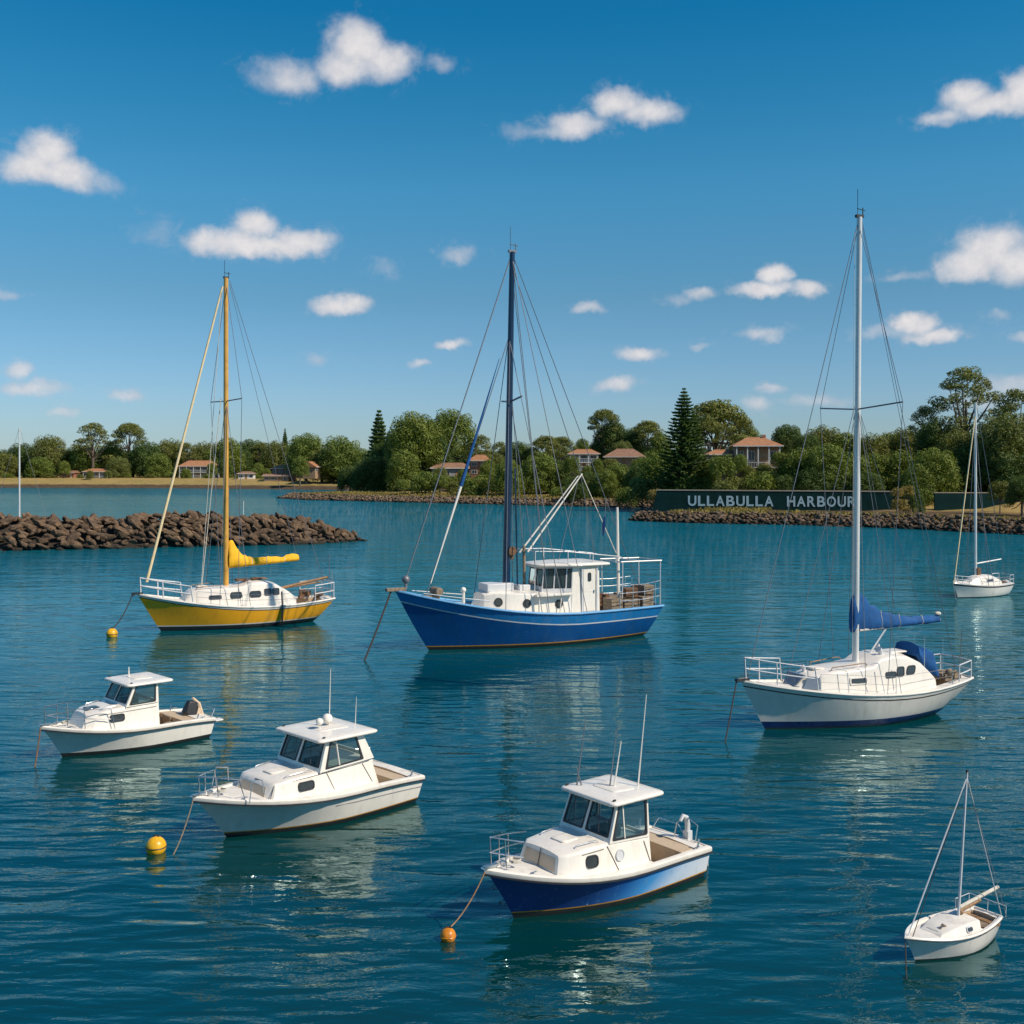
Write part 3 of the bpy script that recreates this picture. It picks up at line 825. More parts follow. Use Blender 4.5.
h2 = Hull(5.11, 5.96, -.18, 2.75, 2.3, .86, .93, .42, .66, .78, 1.12, pa=.8, pf=1.55, nf=2.5, nfw=1.7, draft=.4)
P2 = dict(panel=True, name='cabin_cruiser', hull=h2, hull_mats=[M_ANTI, M_OLINE, M_GELH], boot=.11, cock=(.22, 1.35, .17, .28), chine=True,
    house=[(4.46, 4.30, .83, 1.22, .74, .66), (4.34, 4.20, .78, 1.28, .88, .78), (3.6, 3.6, .65, 1.33, .98, .88), (3.0, 3.0, .6, 1.36, 1.03, .93), (2.1, 2.1, .5, 1.41, 1.04, .95), (1.13, 1.42, .45, 1.43, 1.03, .94)],
    sill=(1.35, 1.43), wx=(3.05, 1.36), wb=.99, zroof=2.10, wtx=(2.78, 1.66), wt=.90, vee=.07, roof=(1.25, 3.10, 1.08, 1.06),
    side_hole=(.10, .08, .80, .93), mull=(.36, .22), lights=[(3.42, 1.10, .40, .17, -.02)],
    seams=[(2.82, 1.30, 2.62, .86), (1.72, 1.34, 1.42, .82), (3.8, 1.27, 1.5, 1.37)],
    front_seams=[[(4.30, .0, 1.27), (4.22, .74, 1.24), (4.40, .86, .95)]],
    grab=[(3.9, 0), (3.85, .05), (3.2, .05), (3.15, 0)], hatch_x=3.75,
    rails=bow_rail_lines(h2, 5.85, 5.1, .48, posts=2, mid=False) + [[(5.0, .9, 1.0), (4.9, .85, 1.5), (4.6, .8, 1.45), (4.55, .85, 1.1)], [(5.0, -.9, 1.0), (4.9, -.85, 1.5), (4.6, -.8, 1.45), (4.55, -.85, 1.1)]], stern=[
        [(1.1, -1.15, 1.0), (.5, -1.15, 1.1), (.0, -1.0, 1.08), (-.05, -1.02, .68)], [(.5, -1.15, 1.1), (.5, -1.17, .7)]],
    aerials=[('aerial', (2.08, 0, 2.2), (2.03, 0, 3.7), .018), ('aerial', (1.38, .2, 2.15), (1.34, .2, 2.9), .012)], cleats=[.3, 5.0])
r2, _, _ = motorboat(P2, moor_at(226, 837, 5.11, -135.5), R(-135.5), 'larger all white cabin cruiser with two round lamps on its roof beside the yellow buoy')
for (x, y, rr, nm) in ((2.45, .1, .10, 'searchlight'), (2.1, -.05, .14, 'radar_dome')):
    b = MB(); b.tube([(x, y, 2.15), (x, y, 2.33)], .02, 6); b.ball((x, y, 2.40), rr, sc3=(1, 1, .95)); b.build(nm, M_GEL, r2)
b = MB(); b.box((-.3, -.2, .3), (.45, 1.1, .05)); b.box((-.2, .5, .35), (.4, .08, .06)); b.build('swim_step', M_GREYW, r2, bevel=.01)

h3 = Hull(4.56, 5.19, -.16, 2.3, 2.0, .86, .93, .42, .60, .70, 1.02, pa=.8, pf=1.5, nf=2.5, nfw=1.7, draft=.35)
P3 = dict(name='cabin_cruiser', hull=h3, hull_mats=[M_ANTI, M_ANTI, M_GELH], boot=.10, cock=(.45, 1.75, .18, .25),
    house=[(4.2, 3.98, .8, 1.28, .55, .46), (3.95, 3.74, .75, 1.34, .80, .68), (3.3, 3.3, .6, 1.40, .86, .76), (2.85, 2.85, .55, 1.43, .88, .80), (2.3, 2.3, .5, 1.43, .89, .81), (1.75, 1.77, .4, 1.44, .89, .81)],
    sill=(1.42, 1.43), wx=(2.88, 1.78), wb=.84, zroof=2.06, wtx=(2.58, 1.78), wt=.79, vee=.05, roof=(1.28, 2.86, .94, .92),
    side_hole=(.10, .08, .90, .95), mull=None, lights=[(3.15, 1.13, .42, .18, 0)],
    seams=[(3.7, 1.27, 1.85, 1.30)], grab=[(3.6, 0), (3.55, .05), (3.1, .05), (3.05, 0)], hatch_x=3.62, dark_hatch=True,
    rails=bow_rail_lines(h3, 5.1, 3.4, .62, posts=3), aerials=[('aerial', (2.3, -.2, 2.12), (2.3, -.2, 2.5), .03)], cleats=[.3, 4.5])
r3, _, _ = motorboat(P3, moor_at(62, 757, 4.56, -136), R(-136), 'small white cabin cruiser with a tilted dark outboard motor at its stern')
ob_ = MB(); Mx = Matrix.Rotation(R(-35), 4, 'Y')
ob_.box((.27, .1, .90), (.46, .34, .46), M=Matrix.Rotation(R(-18), 4, 'Y'), taper=.72); ob_.box((.23, .1, .58), (.26, .22, .3)); ob_.build('outboard_cowling', M_DARK, r3, bevel=.05)
ob_ = MB(); ob_.box((.02, .1, .62), (.12, .12, .5), M=Matrix.Rotation(R(-15), 4, 'Y')); ob_.tube([(.20, .1, 1.22), (-.02, .1, 1.0), (-.16, .1, .6)], [.05, .07, .06], 6); ob_.build('outboard_leg', M_TAN, r3)
b = MB(); b.box((.7, -.3, .52), (.5, .6, .3)); b.box((1.2, .4, .45), (.3, .3, .3)); b.box((.5, .45, .5), (.3, .3, .35)); b.build('cockpit_gear', M_CRATE, r3, bevel=.03)
rail('stern_rail', [[(-.1, -.9, .6), (-.35, -.9, .85), (-.35, .6, .85), (-.1, .8, .6)]], .014, M_STEEL, r3)
b = MB(); b.box((-.35, .6, .47), (.5, .3, .05)); b.build('swim_step', M_GEL, r3, bevel=.01)

# ---------------------------------------------------------------- sailing boats
def sail_cover(name, mat, parent, x0, x1, zb0, zb1, prof, wid=.16, wob=.02, seed=1):
    """prof: list of (k along the boom, height above the boom bottom)"""
    rnd = random.Random(seed); rings = []
    N = 34
    for i in range(N + 1):
        k = i / N; x = x0 + (x1 - x0) * k; zb = zb0 + (zb1 - zb0) * k
        for j in range(len(prof) - 1):
            if prof[j][0] <= k <= prof[j + 1][0]:
                a = (k - prof[j][0]) / (prof[j + 1][0] - prof[j][0]); hgt = prof[j][1] + (prof[j + 1][1] - prof[j][1]) * a
        hgt *= 1 + rnd.uniform(-.09, .07); w = wid * (.8 + .4 * (1 - k)) * (1 + rnd.uniform(-.25, .2))
        ring = []
        for q in range(14):
            a = 2 * PI * q / 14
            yy = math.cos(a) * w * (.75 + .35 * math.cos((math.sin(a) + 1) / 2 * PI * .9)) ; z = zb + hgt / 2 + math.sin(a) * hgt / 2
            ring.append((x + rnd.uniform(-wob, wob), yy, z + rnd.uniform(-wob, wob) * .5))
        rings.append(ring)
    b = MB(); b.loft(rings); cov = b.build(name, mat, parent, ang=80)
    for q in (11, 18, 27):
        t = MB(); c = rings[q]; m = [sum(p[k] for p in c) / 14 for k in range(3)]
        t.tube([tuple(m[k] + (p[k] - m[k]) * 1.06 + (0 if k else 0) for k in range(3)) for p in c], .012 * (1 + wid * 2), 4, closed=True); t.build('sail_tie', M_ROPE, cov)
    return cov

def life_lines(h, xa, xb_, ht, n, root, inset=.08, rr=.008, stern=True):
    for s in (1, -1):
        b = MB(); xs_ = [xa + (xb_ - xa) * i / (n - 1) for i in range(n)]
        for x in xs_:
            st = MB(); y = s * (h.yx(x) - inset); st.tube([(x, y, h.zx(x)), (x, y, h.zx(x) + ht)], .013, 5); st.build('stanchion', M_STEEL, root)
        for k in (.55, 1):
            b.tube([(x, s * (h.yx(x) - inset), h.zx(x) + ht * k) for x in xs_], rr, 4)
        b.build('lifeline', M_WIRE, root)

def pulpit(h, xf, xa, ht, root, name='bow_pulpit', r=.018, inset=.08):
    rail(name, bow_rail_lines(h, xf, xa, ht, posts=2, inset=inset), r, M_GREYW, root)
def pushpit(h, xa, ht, root, r=.018):
    x0 = h.xs + .08; y0 = h.yx(x0) - .06
    P = []
    def side(s, k): return [(xa - (xa - x0) * i / 4, s * (h.yx(xa - (xa - x0) * i / 4) - .06), h.zx(xa - (xa - x0) * i / 4) + ht * k) for i in range(5)]
    for k in (1, .5): P.append(side(1, k) + [(x0 - .02, 0, h.z(0) + ht * k)] + list(reversed(side(-1, k))))
    for s in (1, -1):
        for x in (xa, x0): P.append([(x, s * (h.yx(x) - .06), h.zx(x)), (x, s * (h.yx(x) - .06), h.zx(x) + ht)])
    rail('stern_pulpit', P, r, M_GREYW, root)

def mast_head(x, z, root, mat, s=1.0):
    b = MB(); b.box((x, 0, z + .03), (.32 * s, .12 * s, .1 * s)); b.tube([(x - .15 * s, 0, z), (x - .15 * s, 0, z + .35 * s)], .02 * s, 5); b.tube([(x - .25 * s, 0, z + .25 * s), (x + .1 * s, .0, z + .3 * s)], .015 * s, 4)
    b.tube([(x + .08 * s, 0, z), (x + .08 * s, 0, z + 1.0 * s)], .012 * s, 4)
    b.build('masthead_fittings', mat, root)

# white yacht, right
h = hS2 = Hull(7.22, 8.20, -1.35, 3.05, 2.2, .52, .30, .46, 1.28, 1.08, 1.72, pa=.55, pf=1.25, nf=2.1, nfw=1.4, q=.95, ktmin=.32, draft=.5)
s2 = empty('sailing_yacht', (15.41, 40.66, 0), R(-157.8)); tag(s2, 'tall masted white sailing yacht with a royal blue sail cover and blue cockpit canopy', 'sailboat')
h.build([('g', -1), ('g', -.4), ('z', -.04), ('z', .05), ('z', .27), ('g', .38), ('g', .5), ('g', .65), ('g', .8), ('s', .20), ('s', .15), ('s', 0)], [0, 0, 0, 1, 2, 2, 2, 2, 2, 3, 2], [M_ANTI, M_BOOT, M_GELH, M_DARK], s2)
h.deck(M_DECK, s2, sink=.02, cock=(-.95, .55, .45, .7), camber=.07)
h.band('toe_rail', M_GEL, s2, [(-.06, -.02), (-.05, .05), (.01, .05), (.03, 0), (.015, -.03)])
hsS = House([(6.35, 5.85, 1.30, 1.72, .35, .28), (5.9, 5.55, 1.2, 1.84, .62, .5), (4.9, 4.85, 1.1, 1.93, .86, .72), (3.9, 3.88, 1.0, 1.98, .98, .82), (3.3, 3.2, 1.0, 2.05, 1.02, .84), (3.0, 2.9, 1.0, 2.27, 1.02, .80), (2.4, 2.35, 1.0, 2.33, 1.02, .78), (1.7, 1.65, 1.0, 2.27, 1.01, .77), (1.15, 1.1, 1.0, 2.02, .98, .78), (.78, .70, 1.0, 1.68, .95, .80), (.5, .5, 1.0, 1.45, .93, .85)], r=.12, camber=.06)
hsS.build('coachroof', M_GEL, s2)
for sgn in (1, -1):
    side_light(hsS.y, 3.95, 1.58, rrect(.62, .17, .04), s2, 'cabin_window', sgn, .0, seal=M_GEL, off=.02, fr=1.3)
    side_light(hsS.y, 2.55, 1.70, rrect(.42, .16, .05), s2, 'cabin_window', sgn)
    side_light(hsS.y, 2.10, 1.78, rrect(.26, .26, .06, skew=-.15), s2, 'cabin_window', sgn)
    side_light(hsS.y, 1.62, 1.80, rrect(.34, .24, .08, skew=-.4), s2, 'cabin_window', sgn)
    rail('handrail', [[(x, sgn * (hsS.at(x)[5] - .12), hsS.top(x) + dz) for x, dz in ((4.9, .02), (4.85, .12), (4.3, .13), (3.7, .13), (3.5, .1), (3.45, .02))]], .018, M_TEAK, s2)
    for xx in (3.25, 4.75, 2.5): seam = MB(); seam.tube([(xx, sgn * (hsS.y(xx, z) + .008), z) for z in (1.15, 1.5, 1.85)], .012, 4); seam.build('panel_seam', M_GREYW, s2)
b = MB(); b.add([(6.30, -.30, 1.40), (6.30, .30, 1.40), (5.95, .46, 1.84), (5.95, -.46, 1.84), (6.26, -.30, 1.38), (6.26, .30, 1.38), (5.85, .46, 1.84), (5.85, -.46, 1.84)], [(0, 1, 2, 3), (7, 6, 5, 4), (0, 4, 5, 1), (1, 5, 6, 2), (2, 6, 7, 3), (3, 7, 4, 0)])
b.add([(6.05, .52, 1.38), (5.45, .76, 1.36), (5.40, .64, 1.76), (5.80, .50, 1.80), (6.03, .48, 1.38), (5.43, .70, 1.36), (5.38, .58, 1.76), (5.78, .45, 1.80)], [(0, 1, 2, 3), (7, 6, 5, 4), (0, 4, 5, 1), (1, 5, 6, 2), (2, 6, 7, 3), (3, 7, 4, 0)])
b.build('forward_window', M_LGLASS, s2, bevel=.01)
slab('deck_hatch', rounded_plan(4.9, 5.4, .27, .25, .06), 1.95, .05, M_DECK, s2, crown=.01)
slab('companionway_hatch', rounded_plan(1.3, 2.1, .35, .35, .08), 2.33, .05, M_GEL, s2, crown=.01)
MX = 3.3
line('mast', (MX + .06, 0, 1.9), (MX - .12, 0, 18.0), [.115, .095], M_ALU, s2, n=12)
mast_head(MX - .12, 18.0, s2, M_DARK, 1.0)
for s_ in (1, -1): line('spreader', (MX, 0, 11.1), (MX - .12, s_ * 2.2, 11.25), .028, M_WIRE, s2)
line('boom', (MX - .1, 0, 3.20), (-.50, 0, 3.38), .07, M_GEL, s2, n=8)
sail_cover('sail_cover', M_BLUE, s2, MX + .24, -.48, 3.12, 3.28, [(0, 1.25), (.06, 1.46), (.12, 1.3), (.22, .95), (.34, .66), (.5, .46), (.7, .33), (.88, .30), (1, .26)], wid=.13, seed=3)
b = MB(); b.ball((-.42, 0, 3.60), .11, sc3=(1.3, .8, .7)); b.build('boom_end_bundle', M_ROPE, s2)
line('boom_strut', (2.75, 0, 2.3), (1.95, 0, 3.22), .035, M_ALU, s2)
rg = .011
line('forestay', (MX - .02, 0, 17.7), (7.95, 0, 1.8), rg * 1.3, M_WIRE, s2)
line('backstay', (MX - .22, 0, 17.9), (-1.3, 0, 1.35), rg, M_WIRE, s2)
for s_ in (1, -1):
    line('shroud', (MX - .08, s_ * .05, 17.6), (MX - .12, s_ * 2.2, 11.25), rg, M_WIRE, s2)
    line('shroud', (MX - .12, s_ * 2.2, 11.25), (MX - .15, s_ * 1.42, 1.15), rg, M_WIRE, s2)
    line('shroud', (MX, s_ * .1, 11.0), (MX + .75, s_ * 1.38, 1.15), rg, M_WIRE, s2)
    line('shroud', (MX, s_ * .1, 11.0), (MX - .75, s_ * 1.42, 1.15), rg, M_WIRE, s2)
line('inner_stay', (MX + .1, 0, 11.2), (6.3, 0, 1.7), rg, M_WIRE, s2)
line('topping_lift', (MX - .2, 0, 17.8), (-.45, 0, 3.7), rg * .8, M_WIRE, s2)
line('halyard', (MX + .18, .1, 17.4), (MX + .3, .12, 2.3), rg * .8, M_ROPE, s2)
line('lazy_line', (MX - .1, .05, 11.0), (1.6, .05, 3.75), rg * .8, M_WIRE, s2)
line('lazy_line', (MX - .1, .05, 11.0), (.4, .05, 3.6), rg * .8, M_WIRE, s2)
pulpit(h, 8.05, 5.9, .78, s2, r=.026)
b = MB(); b.tube([(5.9, .62, 1.72), (5.9, .62, 2.38)], .016, 5); b.build('stanchion', M_STEEL, s2)
life_lines(h, -.1, 5.7, .62, 3, s2, rr=.006)
pushpit(h, -.5, .66, s2, r=.024)
line('ensign_staff', (-1.25, .2, 1.3), (-1.4, .2, 3.0), .015, M_WIRE, s2)
# cockpit canopy
rings = []
for i, (x, w, z, zb) in enumerate([(1.10, .55, 2.34, 2.2), (1.0, .66, 2.62, 2.0), (.82, .66, 2.38, 1.75), (.60, .68, 2.46, 1.6), (.34, .70, 2.36, 1.45), (.12, .66, 1.75, 1.38)]):
    rings.append([(x, w, zb), (x + .02, w * .98, (z + zb) / 2), (x, w * .85, z - .08), (x, w * .5, z), (x, 0, z + .04), (x, -w * .5, z), (x, -w * .85, z - .08), (x + .02, -w * .98, (z + zb) / 2), (x, -w, zb)])
b = MB(); b.loft(rings, closed_ring=False, cap=False); n_ = len(b.v); b.f.append(tuple(range(9))); b.m.append(0)
o = b.build('cockpit_canopy', M_BLUE, s2, ang=24); sm = o.modifiers.new('thick', 'SOLIDIFY'); sm.thickness = .015
rail('canopy_frame', [[(.1, -.8, 1.45), (.0, -.7, 2.8), (-.1, -.4, 2.95), (-.1, .4, 2.95), (.0, .7, 2.8), (.1, .8, 1.45)], [(.9, -.75, 1.7), (.85, -.7, 2.9), (.85, -.3, 3.0), (.85, .3, 3.0), (.85, .7, 2.9), (.9, .75, 1.7)]], .009, M_STEEL, s2)
b = MB(); b.box((-.6, 0, 1.3), (.5, .9, .25)); b.tube([(-.3, 0, 1.5), (-1.3, 0, 1.42)], .03, 6); b.box((-.9, .3, 1.35), (.3, .4, .2)); b.ball((-.6, .4, 1.45), .16); b.build('cockpit_gear', M_CRATE, s2)
for (x, y, rr) in ((2.6, .42, .13), (2.0, -.4, .13), (5.6, 0, .1)):
    b = MB(); z = hsS.top(x) + .03; b.tube([(x, y, z - .05), (x, y, z + .12), (x + .1, y, z + .2)], [rr * .6, rr * .6, rr], 8); b.build('vent_cowl', M_GREYW, s2)
b = MB(); b.box((8.15, 0, 1.76), (.5, .16, .08)); b.tube([(8.35, -.07, 1.76), (8.35, .07, 1.76)], .06, 8); b.tube([(7.9, 0, 1.82), (8.3, 0, 1.8)], .03, 6); b.build('anchor_roller', M_DARK, s2)

# yellow yacht, left
h = hS1 = Hull(8.64, 9.90, -1.15, 3.7, 2.9, .55, .30, .46, 1.32, 1.16, 2.10, pa=.55, pf=1.25, nf=2.1, nfw=1.6, q=.95, ktmin=.34, draft=.5)
s1 = empty('sailing_yacht', (-11.91, 65.06, 0), R(-149.9)); tag(s1, 'yellow hulled sailing yacht with a golden mast and yellow sail cover near the breakwater', 'sailboat')
h.build([('g', -1), ('g', -.4), ('z', -.04), ('z', .25), ('z', .31), ('g', .35), ('g', .5), ('g', .65), ('g', .8), ('s', .19), ('s', .14), ('s', 0)], [0, 0, 1, 2, 3, 3, 3, 3, 3, 4, 2], [M_ANTI, M_DARK, M_GELH, M_YHULL, M_DARK], s1)
h.deck(M_DECK, s1, sink=.02, cock=(-.5, 1.3, .55, .8), camber=.07)
h.band('toe_rail', M_GEL, s1, [(-.07, -.02), (-.06, .06), (.01, .06), (.03, 0), (.015, -.03)])
hs1 = House([(7.55, 7.25, 1.45, 2.05, .55, .45), (7.2, 7.0, 1.4, 2.20, .82, .7), (6.2, 6.15, 1.2, 2.27, 1.05, .9), (4.9, 4.9, 1.1, 2.28, 1.2, 1.0), (4.4, 4.3, 1.1, 2.34, 1.2, .98), (4.0, 3.9, 1.1, 2.50, 1.2, .96), (3.2, 3.15, 1.1, 2.52, 1.2, .95), (2.5, 2.4, 1.1, 2.34, 1.18, .95), (1.8, 1.6, 1.1, 1.85, 1.15, 1.0), (1.25, 1.25, 1.1, 1.55, 1.12, 1.05)], r=.12, camber=.07)
hs1.build('coachroof', M_GEL, s1)
for sgn in (1, -1):
    side_light(hs1.y, 5.9, 1.80, rrect(.62, .15, .06), s1, 'cabin_window', sgn, fr=1.3)
    for xx in (4.75, 3.65): side_light(hs1.y, xx, 1.86, rrect(.58, .28, .1), s1, 'cabin_window', sgn)
    for xx in (2.92, 2.45): side_light(hs1.y, xx, 1.94, rrect(.34, .30, .06), s1, 'cabin_window', sgn)
    rail('handrail', [[(x, sgn * (hs1.at(x)[5] - .12), hs1.top(x) + dz) for x, dz in ((6.9, .0), (6.8, .15), (6.0, .15), (5.6, .15), (5.5, .0))]], .022, M_TEAK, s1)
slab('deck_hatch', rounded_plan(6.1, 6.7, .3, .28, .06), 2.32, .06, M_DECK, s1)
slab('companionway_hatch', rounded_plan(2.7, 3.6, .38, .38, .08), 2.60, .06, M_TEAK, s1)
MX = 5.03
line('mast', (MX, 0, 2.2), (MX, 0, 19.8), [.16, .13], M_YMAST, s1, n=12)
mast_head(MX, 19.8, s1, M_DARK, 1.0)
for s_ in (1, -1): line('spreader', (MX, 0, 12.8), (MX - .3 * s_, s_ * 2.1, 12.85), .035, M_WIRE, s1)
line('boom', (MX - .1, 0, 3.45), (.85, 0, 3.75), .08, M_YMAST, s1, n=8)
sail_cover('sail_cover', M_YCAN, s1, MX - .12, .75, 3.28, 3.55, [(0, 1.4), (.05, 1.6), (.12, 1.2), (.2, .72), (.32, .5), (.6, .44), (.74, .36), (.76, .30), (.82, .42), (.92, .48), (1, .34)], wid=.22, seed=5)
rg = .016
line('furled_jib', (MX + .2, 0, 19.3), (9.40, 0, 2.75), [.055, .085], M_CREAM, s1, n=8)
line('backstay', (MX - .2, 0, 19.7), (-1.05, 0, 1.5), rg, M_WIRE, s1)
for s_ in (1, -1):
    line('shroud', (MX, s_ * .05, 19.5), (MX - .3 * s_, s_ * 2.1, 12.85), rg, M_WIRE, s1)
    line('shroud', (MX - .3 * s_, s_ * 2.1, 12.85), (MX - .2, s_ * 1.7, 1.3), rg, M_WIRE, s1)
    line('shroud', (MX, s_ * .1, 12.7), (MX + .8, s_ * 1.65, 1.35), rg, M_WIRE, s1)
    line('shroud', (MX, s_ * .1, 12.7), (MX - .9, s_ * 1.7, 1.3), rg, M_WIRE, s1)
line('halyard', (MX + .25, .1, 19.0), (6.6, .6, 2.2), rg, M_ROPE, s1)
line('halyard', (MX + .25, -.1, 13.0), (6.3, -.4, 2.3), rg * 1.5, M_ROPE, s1)
line('topping_lift', (MX - .2, 0, 19.5), (.9, 0, 3.95), rg * .8, M_WIRE, s1)
pulpit(h, 9.75, 7.3, .88, s1, r=.042)
life_lines(h, -.2, 7.0, .68, 4, s1, rr=.009)
pushpit(h, .2, .95, s1, r=.032)
line('ensign_staff', (-.95, .5, 1.5), (-1.0, .5, 3.9), .02, M_WIRE, s1)
rail('stern_frame', [[(-1.0, -.8, 1.4), (-1.05, -.8, 2.9), (-1.1, 0, 3.1), (-1.05, .8, 2.9), (-1.0, .8, 1.4)]], .02, M_STEEL, s1)
b = MB(); b.tube([(1.9, .2, 2.02), (-.9, .5, 2.55)], .08, 7); b.tube([(1.6, -.3, 1.95), (-.7, -.3, 2.2)], .05, 6); b.build('stowed_spar', M_TEAK, s1)
b = MB()
rnd = random.Random(4)
for i in range(6): b.box((rnd.uniform(-.6, 1.1), rnd.uniform(-1, 1), 1.45 + rnd.uniform(0, .2)), (rnd.uniform(.15, .5), rnd.uniform(.1, .4), rnd.uniform(.15, .5)), M=Matrix.Rotation(rnd.uniform(0, 3), 4, 'Z'))
b.build('cockpit_gear', M_RUST, s1)
b = MB(); b.box((4.2, .1, 2.62), (.6, .5, .12)); b.tube([(3.9, .3, 2.6), (3.5, .5, 2.75), (3.1, .3, 2.6)], .04, 6); b.build('coiled_gear', M_RUST, s1)
b = MB(); b.tube([(2.35, hS1.yx(2.35) + .02, 2.0), (2.33, hS1.yx(2.3) + .08, 1.2), (2.33, hS1.yx(2.3) + .05, .05)], .05, 6); b.build('hanging_fender', M_DARK, s1)
b = MB(); b.box((9.9, 0, 2.15), (.6, .2, .1)); b.tube([(10.1, -.1, 2.12), (10.1, .1, 2.12)], .09, 8); b.build('anchor_roller', M_DARK, s1)

# small white yacht, far right
h = hS3 = Hull(4.93, 5.45, -.35, 2.0, 1.6, .62, .45, .45, .82, .80, 1.05, pa=.6, pf=1.2, draft=.3)
s3 = empty('sailing_yacht', moor_at(958, 598, 4.93, -150), R(-150)); tag(s3, 'distant little white sailing yacht with a bare mast, off the rocky shore at the right', 'sailboat')
h.build([('g', -1), ('g', -.3), ('z', -.03), ('z', .06), ('g', .35), ('g', .6), ('s', .16), ('s', .06), ('s', 0)], [0, 0, 0, 1, 1, 1, 2, 1], [M_ANTI, M_GELH, M_DARK], s3)
h.deck(M_GEL, s3, sink=.01, cock=(.1, 1.0, .3, .4), camber=.2)
hs3 = House([(4.3, 3.7, .85, 1.25, .35, .25), (3.5, 3.3, .8, 1.42, .6, .42), (2.6, 2.6, .8, 1.46, .7, .5), (1.9, 1.85, .8, 1.42, .7, .5), (1.1, 1.1, .7, 1.1, .68, .6)], r=.1, camber=.08); hs3.build('coachroof', M_GEL, s3)
for sgn in (1, -1): side_light(hs3.y, 2.3, 1.15, rrect(.7, .14, .05), s3, 'cabin_window', sgn, seal=M_GREYW)
line('mast', (3.08, 0, 1.4), (3.08, 0, 13.6), [.10, .08], M_ALU, s3, n=10)
line('furled_jib', (3.15, 0, 12.6), (5.35, 0, 1.1), .05, M_CREAM, s3)
line('backstay', (3.0, 0, 13.5), (-.3, 0, .9), .02, M_WIRE, s3)
for s_ in (1, -1):
    line('shroud', (3.08, 0, 12.3), (2.9, s_ * .95, .8), .02, M_WIRE, s3); line('shroud', (3.08, 0, 9), (2.4, s_ * .95, .8), .015, M_WIRE, s3)
line('boom', (3.0, 0, 2.3), (.3, 0, 2.5), .05, M_ALU, s3)
life_lines(h, .3, 4.4, .5, 4, s3, rr=.012); pushpit(h, .3, .6, s3, r=.02); pulpit(h, 5.3, 4.3, .5, s3, r=.02)
b = MB(); b.box((2.9, 0, 1.75), (.35, .35, .5)); b.build('coiled_gear', M_RUST, s3)

# sailing dinghy, bottom right
h = hS4 = Hull(2.15, 2.44, -.10, 1.0, .84, .62, .50, .45, .40, .38, .50, pa=.6, pf=1.2, nf=2.2, draft=.2)
s4 = empty('sailing_dinghy', moor_at(915, 961, 2.15, -146), R(-146)); tag(s4, 'little white open sailing dinghy with bare mast at the lower right', 'sailboat')
h.build([('g', -1), ('g', -.3), ('z', -.02), ('z', .03), ('g', .35), ('g', .6), ('g', .8), ('s', .03), ('s', .012), ('s', 0)], [0, 0, 0, 1, 1, 1, 1, 2, 1], [M_ANTI, M_GELH, M_DARK], s4)
h.deck(M_DECK, s4, sink=.03, cock=(-.02, .62, .08, .16), camber=.02)
h.band('gunwale', M_GEL, s4, [(-.05, -.03), (-.045, .015), (.0, .02), (.018, .0), (.018, -.03)])
h.band('rub_rail', M_DARK, s4, [(.016, -.014), (.026, -.016), (.026, -.028), (.01, -.03)])
hs4 = House([(1.75, 1.62, .38, .45, .24, .2), (1.45, 1.40, .36, .49, .34, .27), (.95, .95, .34, .52, .37, .30), (.62, .62, .2, .50, .36, .30)], r=.03, camber=.02); hs4.build('cuddy', M_DECK, s4)
for sgn in (1, -1): side_light(hs4.y, 1.0, .43, rrect(.15, .07, .03), s4, 'cabin_window', sgn, seal=M_GREYW)
b = MB(); b.tube([(1.55, .1, .46), (1.5, .12, .56), (1.35, .12, .47)], .02, 5); b.build('deck_fitting', M_CRATE, s4)
line('mast', (.84, 0, .48), (.56, 0, 3.2), [.028, .020], M_GREYW, s4, n=8)
b = MB(); b.box((.555, 0, 3.2), (.05, .03, .09)); b.build('masthead_fittings', M_DARK, s4)
line('forestay', (.57, 0, 3.1), (2.36, 0, .50), .013, M_GREYW, s4); line('backstay', (.56, 0, 3.1), (-.16, .25, .40), .010, M_GREYW, s4)
line('shroud', (.57, .02, 3.0), (-.1, .40, .42), .006, M_WIRE, s4); line('shroud', (.58, 0, 3.08), (2.30, .06, .5), .008, M_DARK, s4)
line('boom', (.80, 0, .68), (-.45, 0, .80), .035, M_ROPE, s4, n=7)
b = MB(); b.tube([(.8, 0, .62), (.15, 0, .68)], .035, 7); b.ball((.75, .0, .58), .05); b.build('furled_sail', M_TEAK, s4)
rail('stern_rail', [[(-.1, -.4, .42), (-.12, -.4, .62), (-.12, .38, .62), (-.1, .38, .42)], [(-.12, 0, .62), (-.1, 0, .4)], [(.3, -.42, .42), (.3, -.42, .6), (-.12, -.4, .62)]], .008, M_GREYW, s4)
b = MB(); b.box((.3, .15, .24), (.3, .22, .12), M=Matrix.Rotation(.6, 4, 'Z')); b.box((.15, -.2, .22), (.2, .2, .1)); b.build('cockpit_gear', M_CRATE, s4)
b = MB(); b.box((.12, 0, .30), (.12, .74, .03)); b.build('thwart', M_TEAK, s4)

